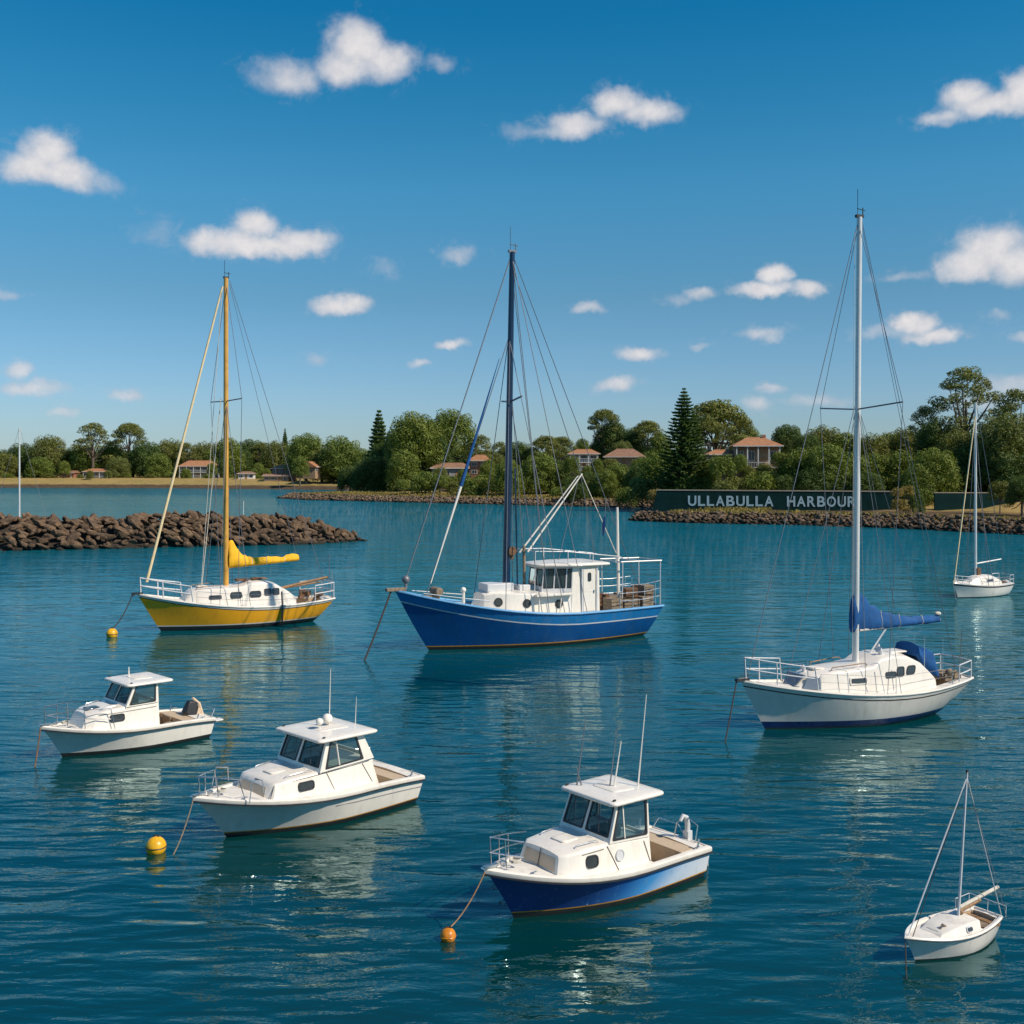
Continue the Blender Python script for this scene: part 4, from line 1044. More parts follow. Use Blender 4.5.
# ---------------------------------------------------------------- blue trawler
h = hT = Hull(12.2, 14.0, -.85, 4.4, 3.6, .66, .45, .45, 1.62, 1.62, 3.05, pa=.6, pf=1.35, nf=2.2, nfw=1.7, q=.9, ktmin=.36, draft=.6)
tr = empty('fishing_trawler', (6.73, 59.99, 0), R(-152.7)); tag(tr, 'blue wooden fishing trawler with a white wheelhouse and tall blue mast', 'fishing boat')
h.build([('g', -1), ('g', -.4), ('z', -.04), ('z', .16), ('z', .21), ('g', .3), ('g', .42), ('g', .52), ('s', .60), ('s', .54), ('s', .2), ('s', 0)], [0, 0, 0, 1, 2, 2, 2, 2, 4, 3, 3], [M_ANTI, M_OLINE, M_BHULL, M_BHULL2, M_GREYW, M_LBLUE], tr)
h.deck(M_CRATE, tr, sink=.35, camber=.08, mats=[M_DECK, M_CRATE])
h.band('bulwark_cap', M_LBLUE, tr, [(-.16, -.03), (-.15, .04), (.04, .04), (.06, -.02), (.04, -.06)])
b = MB()
for s_ in (1, -1): b.loft([[(x, s_ * (y - q), z) for (x, y, z) in [h.p(t, .995) for t in h.TS[:-1]]] for q in (.10, .1)] , closed_ring=False, cap=False)
b2 = MB()
for s_ in (1, -1):
    b2.loft([[(x, s_ * max(.01, y - .1), z - .03) for x, y, z in [h.p(t, 1.0) for t in h.TS[1:-3]]], [(x, s_ * max(.01, y - .12), z) for x, y, z in [h.p(t, 1 - .38 / h.z(t)) for t in h.TS[1:-3]]]], closed_ring=False, cap=False)
b2.build('bulwark_lining', M_GREYW, tr)
hsT = House([(9.55, 9.45, 1.5, 2.62, .7, .62), (9.1, 9.05, 1.5, 2.72, 1.0, .92), (7.5, 7.5, 1.4, 2.66, 1.25, 1.16), (6.0, 6.0, 1.3, 2.56, 1.35, 1.26), (5.4, 5.4, 1.2, 2.52, 1.37, 1.28), (4.85, 4.85, 1.2, 2.50, 1.37, 1.28)], r=.06, camber=.1)
hsT.build('trunk_cabin', M_GEL, tr)
for sgn in (1, -1):
    for xx, zz in ((8.85, 2.28), (7.35, 2.16), (5.55, 2.05)): side_light(hsT.y, xx, zz, circ(.17), tr, 'porthole', sgn, fr=1.2)
b = MB(); b.box((8.5, 0, 2.95), (1.5, 1.1, .4)); b.box((7.0, -.1, 2.85), (.7, .8, .3)); b.build('fish_hold_cover', M_GREYW, tr, bevel=.04)
# wheelhouse: plan with angled forward quarters
zb_, zt_ = 1.45, 3.92; zm = 2.72
plan = [(3.1, 1.32), (4.8, 1.33), (6.4, .80), (6.4, -.80), (4.8, -1.33), (3.1, -1.32)]
top = [(3.1, 1.24), (4.68, 1.26), (6.12, .75), (6.12, -.75), (4.68, -1.26), (3.1, -1.24)]
def wl(k, z):
    f = (z - zb_) / (zt_ - zb_); return Vector((plan[k][0] + (top[k][0] - plan[k][0]) * f, plan[k][1] + (top[k][1] - plan[k][1]) * f, z))
for i in range(6):
    j = (i + 1) % 6
    C = [wl(j, zb_), wl(i, zb_), wl(i, zt_), wl(j, zt_)]
    holes = []
    if (i, j) == (1, 2): holes = [(.04, .56, .36, .95), (.42, .56, .76, .95), (.82, .56, .96, .95)]
    elif (i, j) == (2, 3): holes = [(.05, .60, .47, .94), (.53, .60, .95, .94)]
    elif (i, j) == (3, 4): holes = [(.04, .56, .18, .95), (.24, .56, .58, .95), (.64, .56, .96, .95)]
    elif (i, j) == (5, 0): holes = [(.3, .62, .7, .9)]
    quad_wall(C, holes, .05, 'wheelhouse_front' if (i, j) in ((1, 2), (2, 3), (3, 4)) else ('wheelhouse_rear' if i == 5 else 'wheelhouse_side'), M_GEL if i in (0, 4) else M_GREYW, tr, pane_name='wheelhouse_window', rad=.05)  # shade of the front walls put into pale grey, sides kept white
slab('wheelhouse_roof', [(2.6, 1.5), (2.45, 1.3), (2.45, -1.3), (2.6, -1.5), (4.8, -1.55), (6.3, -1.05), (6.62, -.6), (6.62, .6), (6.3, 1.05), (4.8, 1.55)], 3.92, .15, M_GEL, tr, crown=.08)
b = MB(); b.box((5.4, 0, 2.55), (.5, 1.2, .25)); b.build('chart_table', M_DARK, tr)
for s_ in (1, -1):
    b = MB(); b.box((3.75, s_ * 1.335, 2.68), (.72, .04, 2.2)); b.box((3.75, s_ * 1.36, 2.6), (.6, .02, .02)); d = b.build('door', M_GEL, tr, bevel=.01)
    side_light(lambda x, z: 1.345, 3.75, 3.35, rrect(.16, .42, .07), d, 'door_window', s_)
    b = MB(); b.box((3.48, s_ * 1.38, 2.6), (.05, .04, .14)); b.build('door_handle', M_STEEL, d)
    b = MB()
    for xx in (3.30, 4.18): b.box((xx, s_ * 1.345, 2.66), (.07, .06, 2.3))
    b.build('door_frame', M_GREYW, tr)
MX = 7.92
line('mast', (MX, 0, 2.4), (7.56, 0, 20.1), [.20, .14], M_BMAST, tr, n=12)
mast_head(7.56, 20.1, tr, M_WIRE, 1.3)
for s_ in (1, -1): line('spreader', (7.68, 0, 12.4), (7.6 + .5 * s_, s_ * 2.1, 12.55 ), .05, M_WIRE, tr)
b = MB(); b.tube([(7.7, -.25, 4.75), (7.7, .25, 4.75)], .16, 10); b.tube([(7.7, -.32, 4.75), (7.7, -.25, 4.75)], .24, 10); b.tube([(7.7, .25, 4.75), (7.7, .32, 4.75)], .24, 10); b.box((7.75, 0, 4.45), (.4, .3, .25)); b.build('mast_winch', M_RUST, tr, bevel=.02)
line('standpipe', (7.3, .1, 2.6), (7.42, .05, 9.0), .045, M_BMAST, tr)
line('boom_post', (6.85, .0, 2.4), (6.88, 0, 5.0), .08, M_CRATE, tr, n=8)
line('derrick_boom', (6.9, .45, 4.7), (3.45, .12, 8.7), [.05, .035], M_GEL, tr, n=8)
line('derrick_boom', (6.9, -.45, 4.6), (3.55, -.12, 8.6), [.05, .035], M_GEL, tr, n=8)
line('topping_wire', (7.6, 0, 19.5), (3.5, 0, 8.7), .02, M_WIRE, tr)
line('topping_wire', (3.5, .1, 8.7), (1.5, .5, 4.3), .03, M_ROPE, tr)
line('topping_wire', (3.5, -.1, 8.6), (5.0, .3, 4.2), .02, M_WIRE, tr)
line('topping_wire', (3.4, -.1, 8.6), (2.2, -.6, 4.2), .02, M_WIRE, tr)
rg = .02
line('forestay', (7.62, 0, 19.9), (13.45, 0, 3.5), rg * 1.6, M_WIRE, tr)
line('inner_stay', (7.72, 0, 15.8), (12.3, 0, 2.85), rg * 1.2, M_WIRE, tr)
line('furled_sail', (8.3, 0, 14.6), (10.45, 0, 8.1), [.015, .10], M_BLUE, tr, n=8)
line('furled_sail_foot', (10.45, 0, 8.1), (12.1, 0, 3.3), [.075, .03], M_GEL, tr, n=8)
for s_ in (1, -1):
    line('shroud', (7.6, s_ * .1, 19.8), (6.5, s_ * 2.0, 1.7), rg, M_WIRE, tr)
    line('shroud', (7.6, s_ * .1, 19.8), (4.3, s_ * 2.05, 1.6), rg, M_WIRE, tr)
    line('shroud', (7.75, s_ * .1, 15.5), (8.9, s_ * 1.9, 1.9), rg, M_WIRE, tr)
    line('shroud', (7.75, s_ * .1, 15.5), (5.6, s_ * 2.05, 1.6), rg, M_WIRE, tr)
    line('shroud', (7.65, s_ * .1, 12.2), (6.9, s_ * 2.0, 1.7), rg, M_WIRE, tr)
line('backstay', (7.55, 0, 20.0), (-.6, 0, 1.7), rg, M_WIRE, tr)
# rails over the wheelhouse
rail('roof_rail', [[(6.75, 1.0, 4.75), (5.0, 1.3, 4.7), (2.0, 1.35, 4.35), (1.6, 1.2, 4.25)], [(6.75, -1.0, 4.75), (5.0, -1.3, 4.7), (2.0, -1.35, 4.35), (1.6, -1.2, 4.25)], [(6.75, -1.0, 4.75), (6.75, 1.0, 4.75)]] + [[(x, s_ * 1.3, 4.0), (x, s_ * 1.3, z)] for x, z in ((5.0, 4.7), (3.5, 4.53), (2.1, 4.36)) for s_ in (1, -1)] + [[(6.8, s_ * 1.0, 2.5), (6.75, s_ * 1.0, 4.75)] for s_ in (1, -1)], .028, M_GREYW, tr)
line('mizzen_post', (1.4, .5, 1.2), (1.50, .5, 6.9), [.10, .07], M_GEL, tr, n=8)
rail('aft_frame', [[(1.6, s_ * 1.05, 4.02), (-1.0, s_ * 1.05, 4.0)] for s_ in (1, -1)] + [[(x, -1.05, 4.0), (x, 1.05, 4.0)] for x in (1.55, .3, -.95)], .038, M_GEL, tr)
for s_ in (1, -1):
    for x0_ in (-.92, 1.5): line('canopy_post', (x0_, s_ * 1.0, 1.3), (x0_, s_ * 1.05, 4.0), .03, M_GREYW, tr)
rail('stern_rail', [[(2.2, s_ * (hT.yx(2.2) - .1), 1.65 + k), (.5, s_ * (hT.yx(.5) - .1), 1.65 + k), (-.6, s_ * (hT.yx(-.6) - .1), 1.75 + k)] for s_ in (1, -1) for k in (.4, .8, 1.2)] + [[(-.75, -1.2, 1.75 + k), (-.85, 0, 1.75 + k), (-.75, 1.2, 1.75 + k)] for k in (.4, .8, 1.2)] + [[(x, s_ * (hT.yx(x) - .1), 1.5), (x, s_ * (hT.yx(x) - .1), 2.9)] for x in (2.2, 1.3, .5, -.3, -.7) for s_ in (1, -1)], .018, M_STEEL, tr)
rnd = random.Random(9)
for i, (x, y, z, a, bb, c) in enumerate([(1.9, .7, 1.7, .7, .9, .8), (1.9, -.6, 1.75, .7, .9, .9), (1.0, .9, 1.7, .9, .8, .7), (.1, .9, 1.75, .8, .8, .8), (-.4, .2, 1.8, .6, 1.2, .8), (1.1, -.7, 1.7, 1.0, .9, .7), (.2, -.8, 1.75, .8, .9, .8), (.9, .8, 2.35, .7, .6, .5), (-.2, .7, 2.45, .6, .7, .5)]):
    b = MB(); Mz = Matrix.Rotation(rnd.uniform(-.2, .2), 4, 'Z')
    for k in range(4): b.box((x, y, z - c / 2 + (k + .5) * c / 4), (a, bb, c / 4 * .82), M=Mz)
    b.box((x, y, z), (a * .93, bb * .93, c * .94), M=Mz)
    b.build('fish_crate', [M_CRATE, M_RUST, M_CRATE][i % 3], tr, bevel=.012)
b = MB()
for i in range(30):
    a = rnd.uniform(0, 6.28); q = rnd.uniform(.1, .5); b.tube([(-.3 + q * math.cos(a + k * .6) * .8, -.1 + q * math.sin(a + k * .6) * 1.3, 2.25 + rnd.uniform(0, .35)) for k in range(5)], .035, 5)
b.build('net_heap', M_RUST, tr)
line('swinging_float', (2.3, .6, 7.3), (2.35, .6, 5.6), .02, M_WIRE, tr); b = MB(); b.tube([(2.35, .6, 6.4), (2.4, .6, 6.0), (2.45, .6, 5.4)], [.04, .1, .03], 6); b.build('folded_flag', M_BOOT, tr)
b = MB(); b.box((5.9, 1.45, 2.55), (2.2, .35, .10)); b.tube([(6.8, 1.5, 1.6), (6.8, 1.5, 2.75)], .05, 6); b.tube([(5.6, 1.5, 1.6), (5.5, 1.5, 2.5)], .03, 6); b.build('side_bench', M_GEL, tr, bevel=.02)
b = MB(); b.box((12.3, 0, 2.55), (1.2, .5, .3)); b.tube([(11.8, -.45, 2.9), (11.8, .45, 2.9)], .2, 10); b.build('anchor_winch', M_CRATE, tr, bevel=.02)
b = MB(); b.tube([(10.6, .6, 2.3), (10.6, .6, 2.85)], .08, 8); b.ball((10.6, .6, 2.95), .14); b.build('deck_bollard', M_GEL, tr)
b = MB(); b.box((13.95, 0, 3.08), (1.0, .3, .16)); b.build('bowsprit', M_CRATE, tr, bevel=.02)
b = MB(); b.ball((13.42, 0, 3.55), .2); b.tube([(13.42, 0, 3.1), (13.42, 0, 3.6)], .08, 6); b.build('anchor_windlass', M_WIRE, tr)
rail('bow_rail', [[(12.8, s_ * .75, 2.9), (10.9, s_ * 1.35, 2.62), (9.6, s_ * 1.6, 2.45)] for s_ in (1, -1)], .025, M_GREYW, tr)

# ---------------------------------------------------------------- moorings
def buoy(px, py, r, mat, label):
    D = FPX * CAM_H / (py - HOR); x = (px - 512) / FPX * D
    b = MB(); b.ball((0, 0, r * .55), r, seg=20, rings=14); o = b.build('mooring_buoy', mat)
    o.location = (x, D, 0); tag(o, label, 'buoy', 'mooring buoys')
    e = MB(); e.tube([(-.06, 0, r * 1.5), (-.05, 0, r * 1.68), (.05, 0, r * 1.68), (.06, 0, r * 1.5)], r * .07, 6); e.build('eye', M_DARK, o)
    e = MB(); e.tube([(math.cos(a * PI / 8) * r * 1.0, math.sin(a * PI / 8) * r * 1.0, r * .55) for a in range(16)], r * .06, 5, closed=True); e.build('waist_band', M_DARK if r > .22 else mat, o)
    return Vector((x, D, 0))
B1 = buoy(448, 940, .15, M_BUOYO, 'small weathered orange buoy off the bow of the blue hulled cruiser')
B2 = buoy(156, 852, .235, M_BUOYY, 'bright yellow ball buoy off the bow of the larger white cruiser')
B3 = buoy(112, 637, .30, M_BUOYY, 'yellow ball buoy off the bow of the yellow yacht')
def world_pt(root, p):
    a = root.rotation_euler[2]; return Vector((root.location[0] + p[0] * math.cos(a) - p[1] * math.sin(a), root.location[1] + p[0] * math.sin(a) + p[1] * math.cos(a), p[2]))
def mooring(a, b, r, mat, label, sag=.1):
    n = 10; a = Vector(a); b = Vector(b)
    pts = [a.lerp(b, i / n) - Vector((0, 0, sag * 4 * (i / n) * (1 - i / n))) for i in range(n + 1)]
    m = MB(); m.tube([p - a for p in pts], r, 6); o = m.build('mooring_rope', mat); o.location = a
    tag(o, label, 'rope', 'mooring lines'); return o
def wp(px, py, z=-.15):
    D = FPX * (CAM_H) / (py - HOR); return Vector(((px - 512) / FPX * D, D, z))
mooring(world_pt(r1, (5.42, 0, 1.08)), B1 + Vector((.02, 0, .22)), .014, M_TEAK, 'brown rope from the blue cruiser bow down to the orange buoy', .12)
mooring(world_pt(r2, (5.98, 0, 1.1)), wp(170, 856, -.1), .016, M_CRATE, 'frayed rope from the larger white cruiser into the water by the yellow buoy', .15)
mooring(world_pt(r3, (5.22, 0, 1.0)), wp(34, 768), .022, M_RUST, 'rusty chain from the bow of the small cruiser with the outboard', .05)
mooring(world_pt(s2, (8.38, 0, 1.72)), wp(724, 743), .025, M_DROPE, 'dark mooring line from the blue covered yacht into the water', .05)
mooring(world_pt(tr, (14.2, 0, 3.0)), wp(363, 661), .05, M_DROPE, 'thick dark anchor line slanting from the trawler bow', .08)
mooring(world_pt(s1, (10.15, 0, 2.1)), B3 + Vector((.02, 0, .45)), .03, M_DROPE, 'dark line from the yellow yacht bow to its buoy', .25)
mooring(world_pt(s4, (2.43, 0, .42)), wp(907, 985), .012, M_DROPE, 'thin line hanging from the dinghy bow', .02)
mooring(world_pt(s3, (5.45, 0, 1.0)), wp(957, 601), .02, M_WIRE, 'short line at the bow of the distant little yacht', .02)

# moored boats half hidden by the breakwater
def far_boat(px, D, mh, L, label, mastr=.09):
    x = (px - 512) / FPX * D
    root = empty('sailing_yacht', (x, D, 0), R(-165)); tag(root, label, 'sailboat', 'boats beyond the breakwater')
    hh = Hull(L, L * 1.1, -.2, L * .3, L * .24, .6, .5, .45, .8, .75, 1.0, draft=.3)
    hh.build([('g', -1), ('z', -.03), ('g', .4), ('g', .8), ('g', 1)], [0, 0, 1, 1], [M_ANTI, M_GELH], root); hh.deck(M_DECK, root)
    House([(L * .8, L * .72, .7, 1.1, .3, .25), (L * .6, L * .6, .7, 1.35, .6, .5), (L * .3, L * .3, .7, 1.3, .6, .5)]).build('coachroof', M_GEL, root)
    line('mast', (L * .55, 0, 1.0), (L * .55, 0, mh), [mastr, mastr * .8], M_ALU, root, n=8)
    line('forestay', (L * .55, 0, mh), (L * 1.08, 0, 1.0), .02, M_WIRE, root); line('backstay', (L * .55, 0, mh), (0, 0, .8), .02, M_WIRE, root)
    return root
far_boat(50, 150, 14.5, 7, 'mast of a boat hidden behind the breakwater at the far left', .12)
far_boat(259, 160, 4.2, 4, 'tiny white boat peeping over the breakwater beyond the yellow yacht', .06)

# ================================================================ rocks
def m_rock(name, a, b_, dark=(.03, .025, .02)):
    m = bpy.data.materials.new(name); m.use_nodes = True
    T = NT(m.node_tree); p = T.n['Principled BSDF']
    g = T.n.new('ShaderNodeNewGeometry'); oi = T.n.new('ShaderNodeObjectInfo'); pos = g.outputs[0]
    f = T.math('ADD', T.math('MULTIPLY', oi.outputs['Random'], .5), T.math('MULTIPLY', g.outputs['Random Per Island'], .5))
    c = T.mix(f, a, b_)
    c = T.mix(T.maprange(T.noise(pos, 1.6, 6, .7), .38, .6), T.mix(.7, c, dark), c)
    c = T.mix(T.maprange(T.noise(pos, 4, 4, .7), .55, .75, 0, .4), c, (.5, .42, .32))
    sp = T.n.new('ShaderNodeSeparateXYZ'); T.l.new(pos, sp.inputs[0])
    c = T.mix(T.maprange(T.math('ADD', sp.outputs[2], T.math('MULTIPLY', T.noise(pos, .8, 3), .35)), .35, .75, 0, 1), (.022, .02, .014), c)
    T.l.new(c, p.inputs['Base Color']); p.inputs['Roughness'].default_value = .9
    T.l.new(T.bump(T.noise(pos, 3, 6, .75), 1.0, .3), p.inputs['Normal'])
    return m
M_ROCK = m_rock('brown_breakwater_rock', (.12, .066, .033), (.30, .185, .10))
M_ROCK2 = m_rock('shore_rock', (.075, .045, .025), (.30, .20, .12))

M_CORE = pmat('crevice_shade_rubble', (.035, .025, .018), .95, var=.4, vscale=1)
def rock_protos(n, seed, sub=2):
    rnd = random.Random(seed); out = []
    for i in range(n):
        bm = bmesh.new(); bmesh.ops.create_icosphere(bm, subdivisions=sub, radius=1)
        sx, sy, sz = rnd.uniform(1.0, 1.5), rnd.uniform(.65, 1.0), rnd.uniform(.42, .7)
        planes = [(Vector((rnd.gauss(0, 1), rnd.gauss(0, 1), rnd.gauss(0, 1))).normalized(), rnd.uniform(.45, .8)) for _ in range(12)]
        for v in bm.verts:
            for nrm, d in planes:
                q = v.co.dot(nrm)
                if q > d: v.co -= nrm * (q - d)
            v.co = Vector((v.co.x * sx, v.co.y * sy, v.co.z * sz)) * (1 + rnd.uniform(-.05, .05))
        me = bpy.data.meshes.new('rock'); bm.to_mesh(me); bm.free(); out.append(me)
    return out
RP = rock_protos(10, 5)
for me in RP:
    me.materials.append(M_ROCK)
    me.polygons.foreach_set('use_smooth', [True] * len(me.polygons)); me.set_sharp_from_angle(angle=R(28))
rnd = random.Random(21)
BW = [(-118, 119), (-56.8, 124), (-32, 132.5), (-18.0, 137)]     # crest line of the breakwater
def bw_pt(s):
    """s metres back from the tip"""
    pts = list(reversed(BW))
    for i in range(len(pts) - 1):
        a, b_ = Vector(pts[i]), Vector(pts[i + 1]); l = (b_ - a).length
        if s <= l or i == len(pts) - 2: d = (b_ - a) / l; return a + d * s, d
        s -= l
def bw_h(s): return 3.35 * (1 - max(0, 1 - s / 13) ** 1.7) if s < 13 else 3.35 + .25 * math.sin(s * .35)
def bw_w(s): return 5.6 * min(1, .22 + s / 11)
# rubble core, its dark colour paints the shade in the crevices
b = MB(); rings = []
for i in range(60):
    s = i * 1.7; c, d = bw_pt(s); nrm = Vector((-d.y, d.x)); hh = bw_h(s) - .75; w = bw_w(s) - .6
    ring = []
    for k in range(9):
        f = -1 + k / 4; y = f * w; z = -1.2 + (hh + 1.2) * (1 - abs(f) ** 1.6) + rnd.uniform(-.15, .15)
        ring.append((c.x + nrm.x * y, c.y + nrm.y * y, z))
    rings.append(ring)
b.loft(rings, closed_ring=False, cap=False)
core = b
cand = []
s = .3
while s < 100:
    c, d = bw_pt(s); nrm = Vector((-d.y, d.x)); H = bw_h(s); w = bw_w(s)
    f = -1.0
    while f < 1.0:
        y = f * w + rnd.uniform(-.25, .25); z = H * (1 - abs(f) ** 1.7) - .25 + rnd.uniform(-.15, .2)
        along = rnd.uniform(-.5, .5); r = rnd.uniform(.36, .78) if rnd.random() > .14 else rnd.uniform(.85, 1.15) * (.75 if s < 4 else 1)
        p = Vector((c.x + d.x * along + nrm.x * y, c.y + d.y * along + nrm.y * y, z))
        front = (nrm.y * y) < 1.2
        cand.append((p, r, front, s))
        f += .70 / w * rnd.uniform(.85, 1.2)
    s += rnd.uniform(.7, 1.0)
vis = [q for q in cand if q[2] and q[3] < 50]
vis.sort(key=lambda q: -q[1]); inner = vis[:296]; rest = vis[296:] + [q for q in cand if not (q[2] and q[3] < 50)]
for k, (p, r, fr, s) in enumerate(inner):
    o = bpy.data.objects.new('rock', RP[k % 10]); COL.objects.link(o)
    o.location = p; o.scale = (r, r, r); o.rotation_euler = (rnd.uniform(-.5, .5), rnd.uniform(.1, .9), rnd.gauss(.2, .5) + (PI if rnd.random() < .12 else 0))
    tag(o, 'rough brown boulder piled on the rock breakwater at the left', 'rock', 'boulders of the breakwater')
def rocks_mesh(name, items, protos, mat, seed, label):
    rr = random.Random(seed); V = []; Fs = []; off = 0
    data = []
    for me in protos:
        co = np.empty(len(me.vertices) * 3, np.float32); me.vertices.foreach_get('co', co)
        fi = np.array([list(p.vertices) for p in me.polygons], np.int32); data.append((co.reshape(-1, 3), fi))
    for (p, r) in items:
        co, fi = data[rr.randrange(len(data))]
        Mr = np.array(Matrix.Rotation(rr.uniform(0, 6.28), 3, 'Z') @ Matrix.Rotation(rr.uniform(-.7, .7), 3, 'X') @ Matrix.Rotation(rr.uniform(-.7, .7), 3, 'Y'))
        V.append(co @ Mr.T * r + np.array(p)); Fs.append(fi + off); off += len(co)
    o = bpy.data.objects.new(name, np_mesh(name, np.concatenate(V), np.concatenate(Fs), mat)); COL.objects.link(o)
    tag(o, label, 'rocks', kind='stuff'); return o
RP1 = rock_protos(8, 11, sub=1)
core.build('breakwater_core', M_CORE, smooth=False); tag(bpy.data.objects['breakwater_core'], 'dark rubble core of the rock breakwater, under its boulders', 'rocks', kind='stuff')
rocks_mesh('breakwater_rubble', [(q[0], q[1]) for q in rest], RP, M_ROCK, 4, 'smaller and hidden rocks filling the breakwater at the left')
def revet(a, b_, wid, step, r0, r1, seed, zt=1.3):
    rr = random.Random(seed); out = []
    a, b_ = Vector(a), Vector(b_); L = (b_ - a).length; d = (b_ - a) / L; n = Vector((-d.y, d.x)); s = 0
    while s < L:
        y = -.4
        while y < wid:
            p = a + d * (s + rr.uniform(-.4, .4)) + n * (y + rr.uniform(-.2, .2))
            z = -.1 + zt * min(1, (y + .4) / wid) ** .8 + rr.uniform(-.15, .2)
            out.append(((p.x, p.y, z), rr.uniform(r0, r1))); y += r0 * 1.35
        s += (r0 + r1) * .75
    return out
it = []
sp2 = [(20.5, 188), (29, 180), (45.5, 174), (57, 165), (69, 148.5), (85, 140), (140, 128)]
for i in range(len(sp2) - 1): it += revet(sp2[i], sp2[i + 1], 3.4 if i else 2.5, .8, .32, .72, 30 + i, 1.5 + .15 * i)
it += revet((31, 197), (20.5, 188), 1.8, .8, .3, .55, 50, 1.0)
rocks_mesh('shore_rocks', it, RP1, M_ROCK2, 7, 'brown rock edging along the near shore in front of the harbour wall')
it = []
pr = [(-69, 326), (-58, 310), (-30, 290), (-3, 271), (31, 247)]
for i in range(len(pr) - 1): it += revet(pr[i], pr[i + 1], 4.4, 1.0, .42, .85, 60 + i, 1.5)
rocks_mesh('shore_rocks', it, RP1, M_ROCK2, 8, 'low dark rock bank along the wooded point in mid distance')

# ================================================================ harbour wall with lettering
M_WALL = pmat('dark_green_painted_wall', (.003, .028, .026), .8, var=.3, vscale=.5, spec=.15, stain=(.012, .04, .036), stain_amt=.5, sscale=(.5, .5, .1))
M_CAPR = pmat('pale_wall_coping', (.40, .34, .25), .8, var=.15)
M_LETT = pmat('faded_pale_blue_lettering', (.36, .50, .54), .7, var=.14, vscale=1)
WA = Vector((27.5, 209, 0)); WB = Vector((69.5, 200.5, 0)); Wd = (WB - WA).normalized(); Wlen = (WB - WA).length; Wang = math.atan2(Wd.y, Wd.x)
hw = empty('harbour_wall', WA, Wang); tag(hw, 'long dark green wall lettered in pale blue above the rocks', 'wall')
b = MB(); b.add([(-.9, 0, .2), (Wlen, 0, .2), (Wlen, .5, .2), (-.9, .5, .2), (0, .12, 4.72), (Wlen, .12, 4.62), (Wlen, .5, 4.62), (0, .5, 4.72)], [(3, 2, 1, 0), (4, 5, 6, 7), (0, 1, 5, 4), (1, 2, 6, 5), (2, 3, 7, 6), (3, 0, 4, 7)])
b.build('panel', M_WALL, hw, smooth=False)
b = MB(); b.add([(-.1, .04, 4.72), (Wlen + .1, .04, 4.62), (Wlen + .1, .6, 4.62), (-.1, .6, 4.72), (-.1, .04, 4.92), (Wlen + .1, .04, 4.82), (Wlen + .1, .6, 4.82), (-.1, .6, 4.92)], [(3, 2, 1, 0), (4, 5, 6, 7), (0, 1, 5, 4), (1, 2, 6, 5), (2, 3, 7, 6), (3, 0, 4, 7)]); b.build('coping', M_CAPR, hw, smooth=False)
def wall_s(px):
    k = (px - 512) / FPX   # where the sight line meets the wall face
    return (k * WA.y - WA.x) / (Wd.x - k * Wd.y)
def letter(ch, s0, s1, z0, z1, parent):
    cu = bpy.data.curves.new('letter', 'FONT'); cu.body = ch; cu.size = 1; cu.extrude = .02; cu.offset = .022
    t = bpy.data.objects.new('letter_curve', cu); COL.objects.link(t)
    dg = bpy.context.evaluated_depsgraph_get(); me = bpy.data.meshes.new_from_object(t.evaluated_get(dg))
    bpy.data.objects.remove(t); bpy.data.curves.remove(cu)
    co = np.empty(len(me.vertices) * 3, np.float32); me.vertices.foreach_get('co', co); co = co.reshape(-1, 3)
    lo, hi = co.min(0), co.max(0); out = np.empty_like(co)
    out[:, 0] = s0 + (co[:, 0] - lo[0]) / (hi[0] - lo[0]) * (s1 - s0)
    zz = z0 + (co[:, 1] - lo[1]) / (hi[1] - lo[1]) * (z1 - z0); out[:, 2] = zz
    out[:, 1] = .12 * (zz - .2) / 4.5 - .03 - co[:, 2] * 1.5
    me.vertices.foreach_set('co', out.ravel()); me.materials.clear(); me.materials.append(M_LETT); me.update()
    o = bpy.data.objects.new('letter', me); COL.objects.link(o); o.parent = parent
TXT = [('ULLABULLA', 688, 773.5), ('HARBOUR', 787, 856)]
for word, pa, pb in TXT:
    ws = [{'I': .3, 'L': .86, 'A': 1.06, 'U': 1.0, 'B': .98, 'R': 1.0, 'H': 1.0, 'O': 1.08}[c] for c in word]; gap = .20
    tot = sum(ws) + gap * (len(ws) - 1); a0, a1 = wall_s(pa), wall_s(pb); u = (a1 - a0) / tot; x = a0
    for c, w_ in zip(word, ws):
        letter(c, x, x + w_ * u, 1.85, 3.78, hw); x += (w_ + gap) * u
b = MB(); b.box((3.3, .55, 2.2), (6.6, .3, 3.9)); b.build('panel_return', M_WALL, hw, smooth=False); 
# second, lower wall at the right
def at_z(px, D, z): return ((px - 512) / FPX * D, D, z)
w2 = empty('harbour_wall', (75.5, 196, 0), R(-3)); tag(w2, 'plain dark teal retaining wall at the right, behind the distant little yacht', 'wall')
b = MB(); b.box((8, 0, 2.3), (16.5, .5, 4.4)); b.box((21, .3, 1.2), (10, .5, 2.6)); b.build('panel', M_WALL, w2, smooth=False)
b = MB(); b.box((8, 0, 4.6), (16.7, .6, .14)); b.build('coping', M_CAPR, w2, smooth=False)

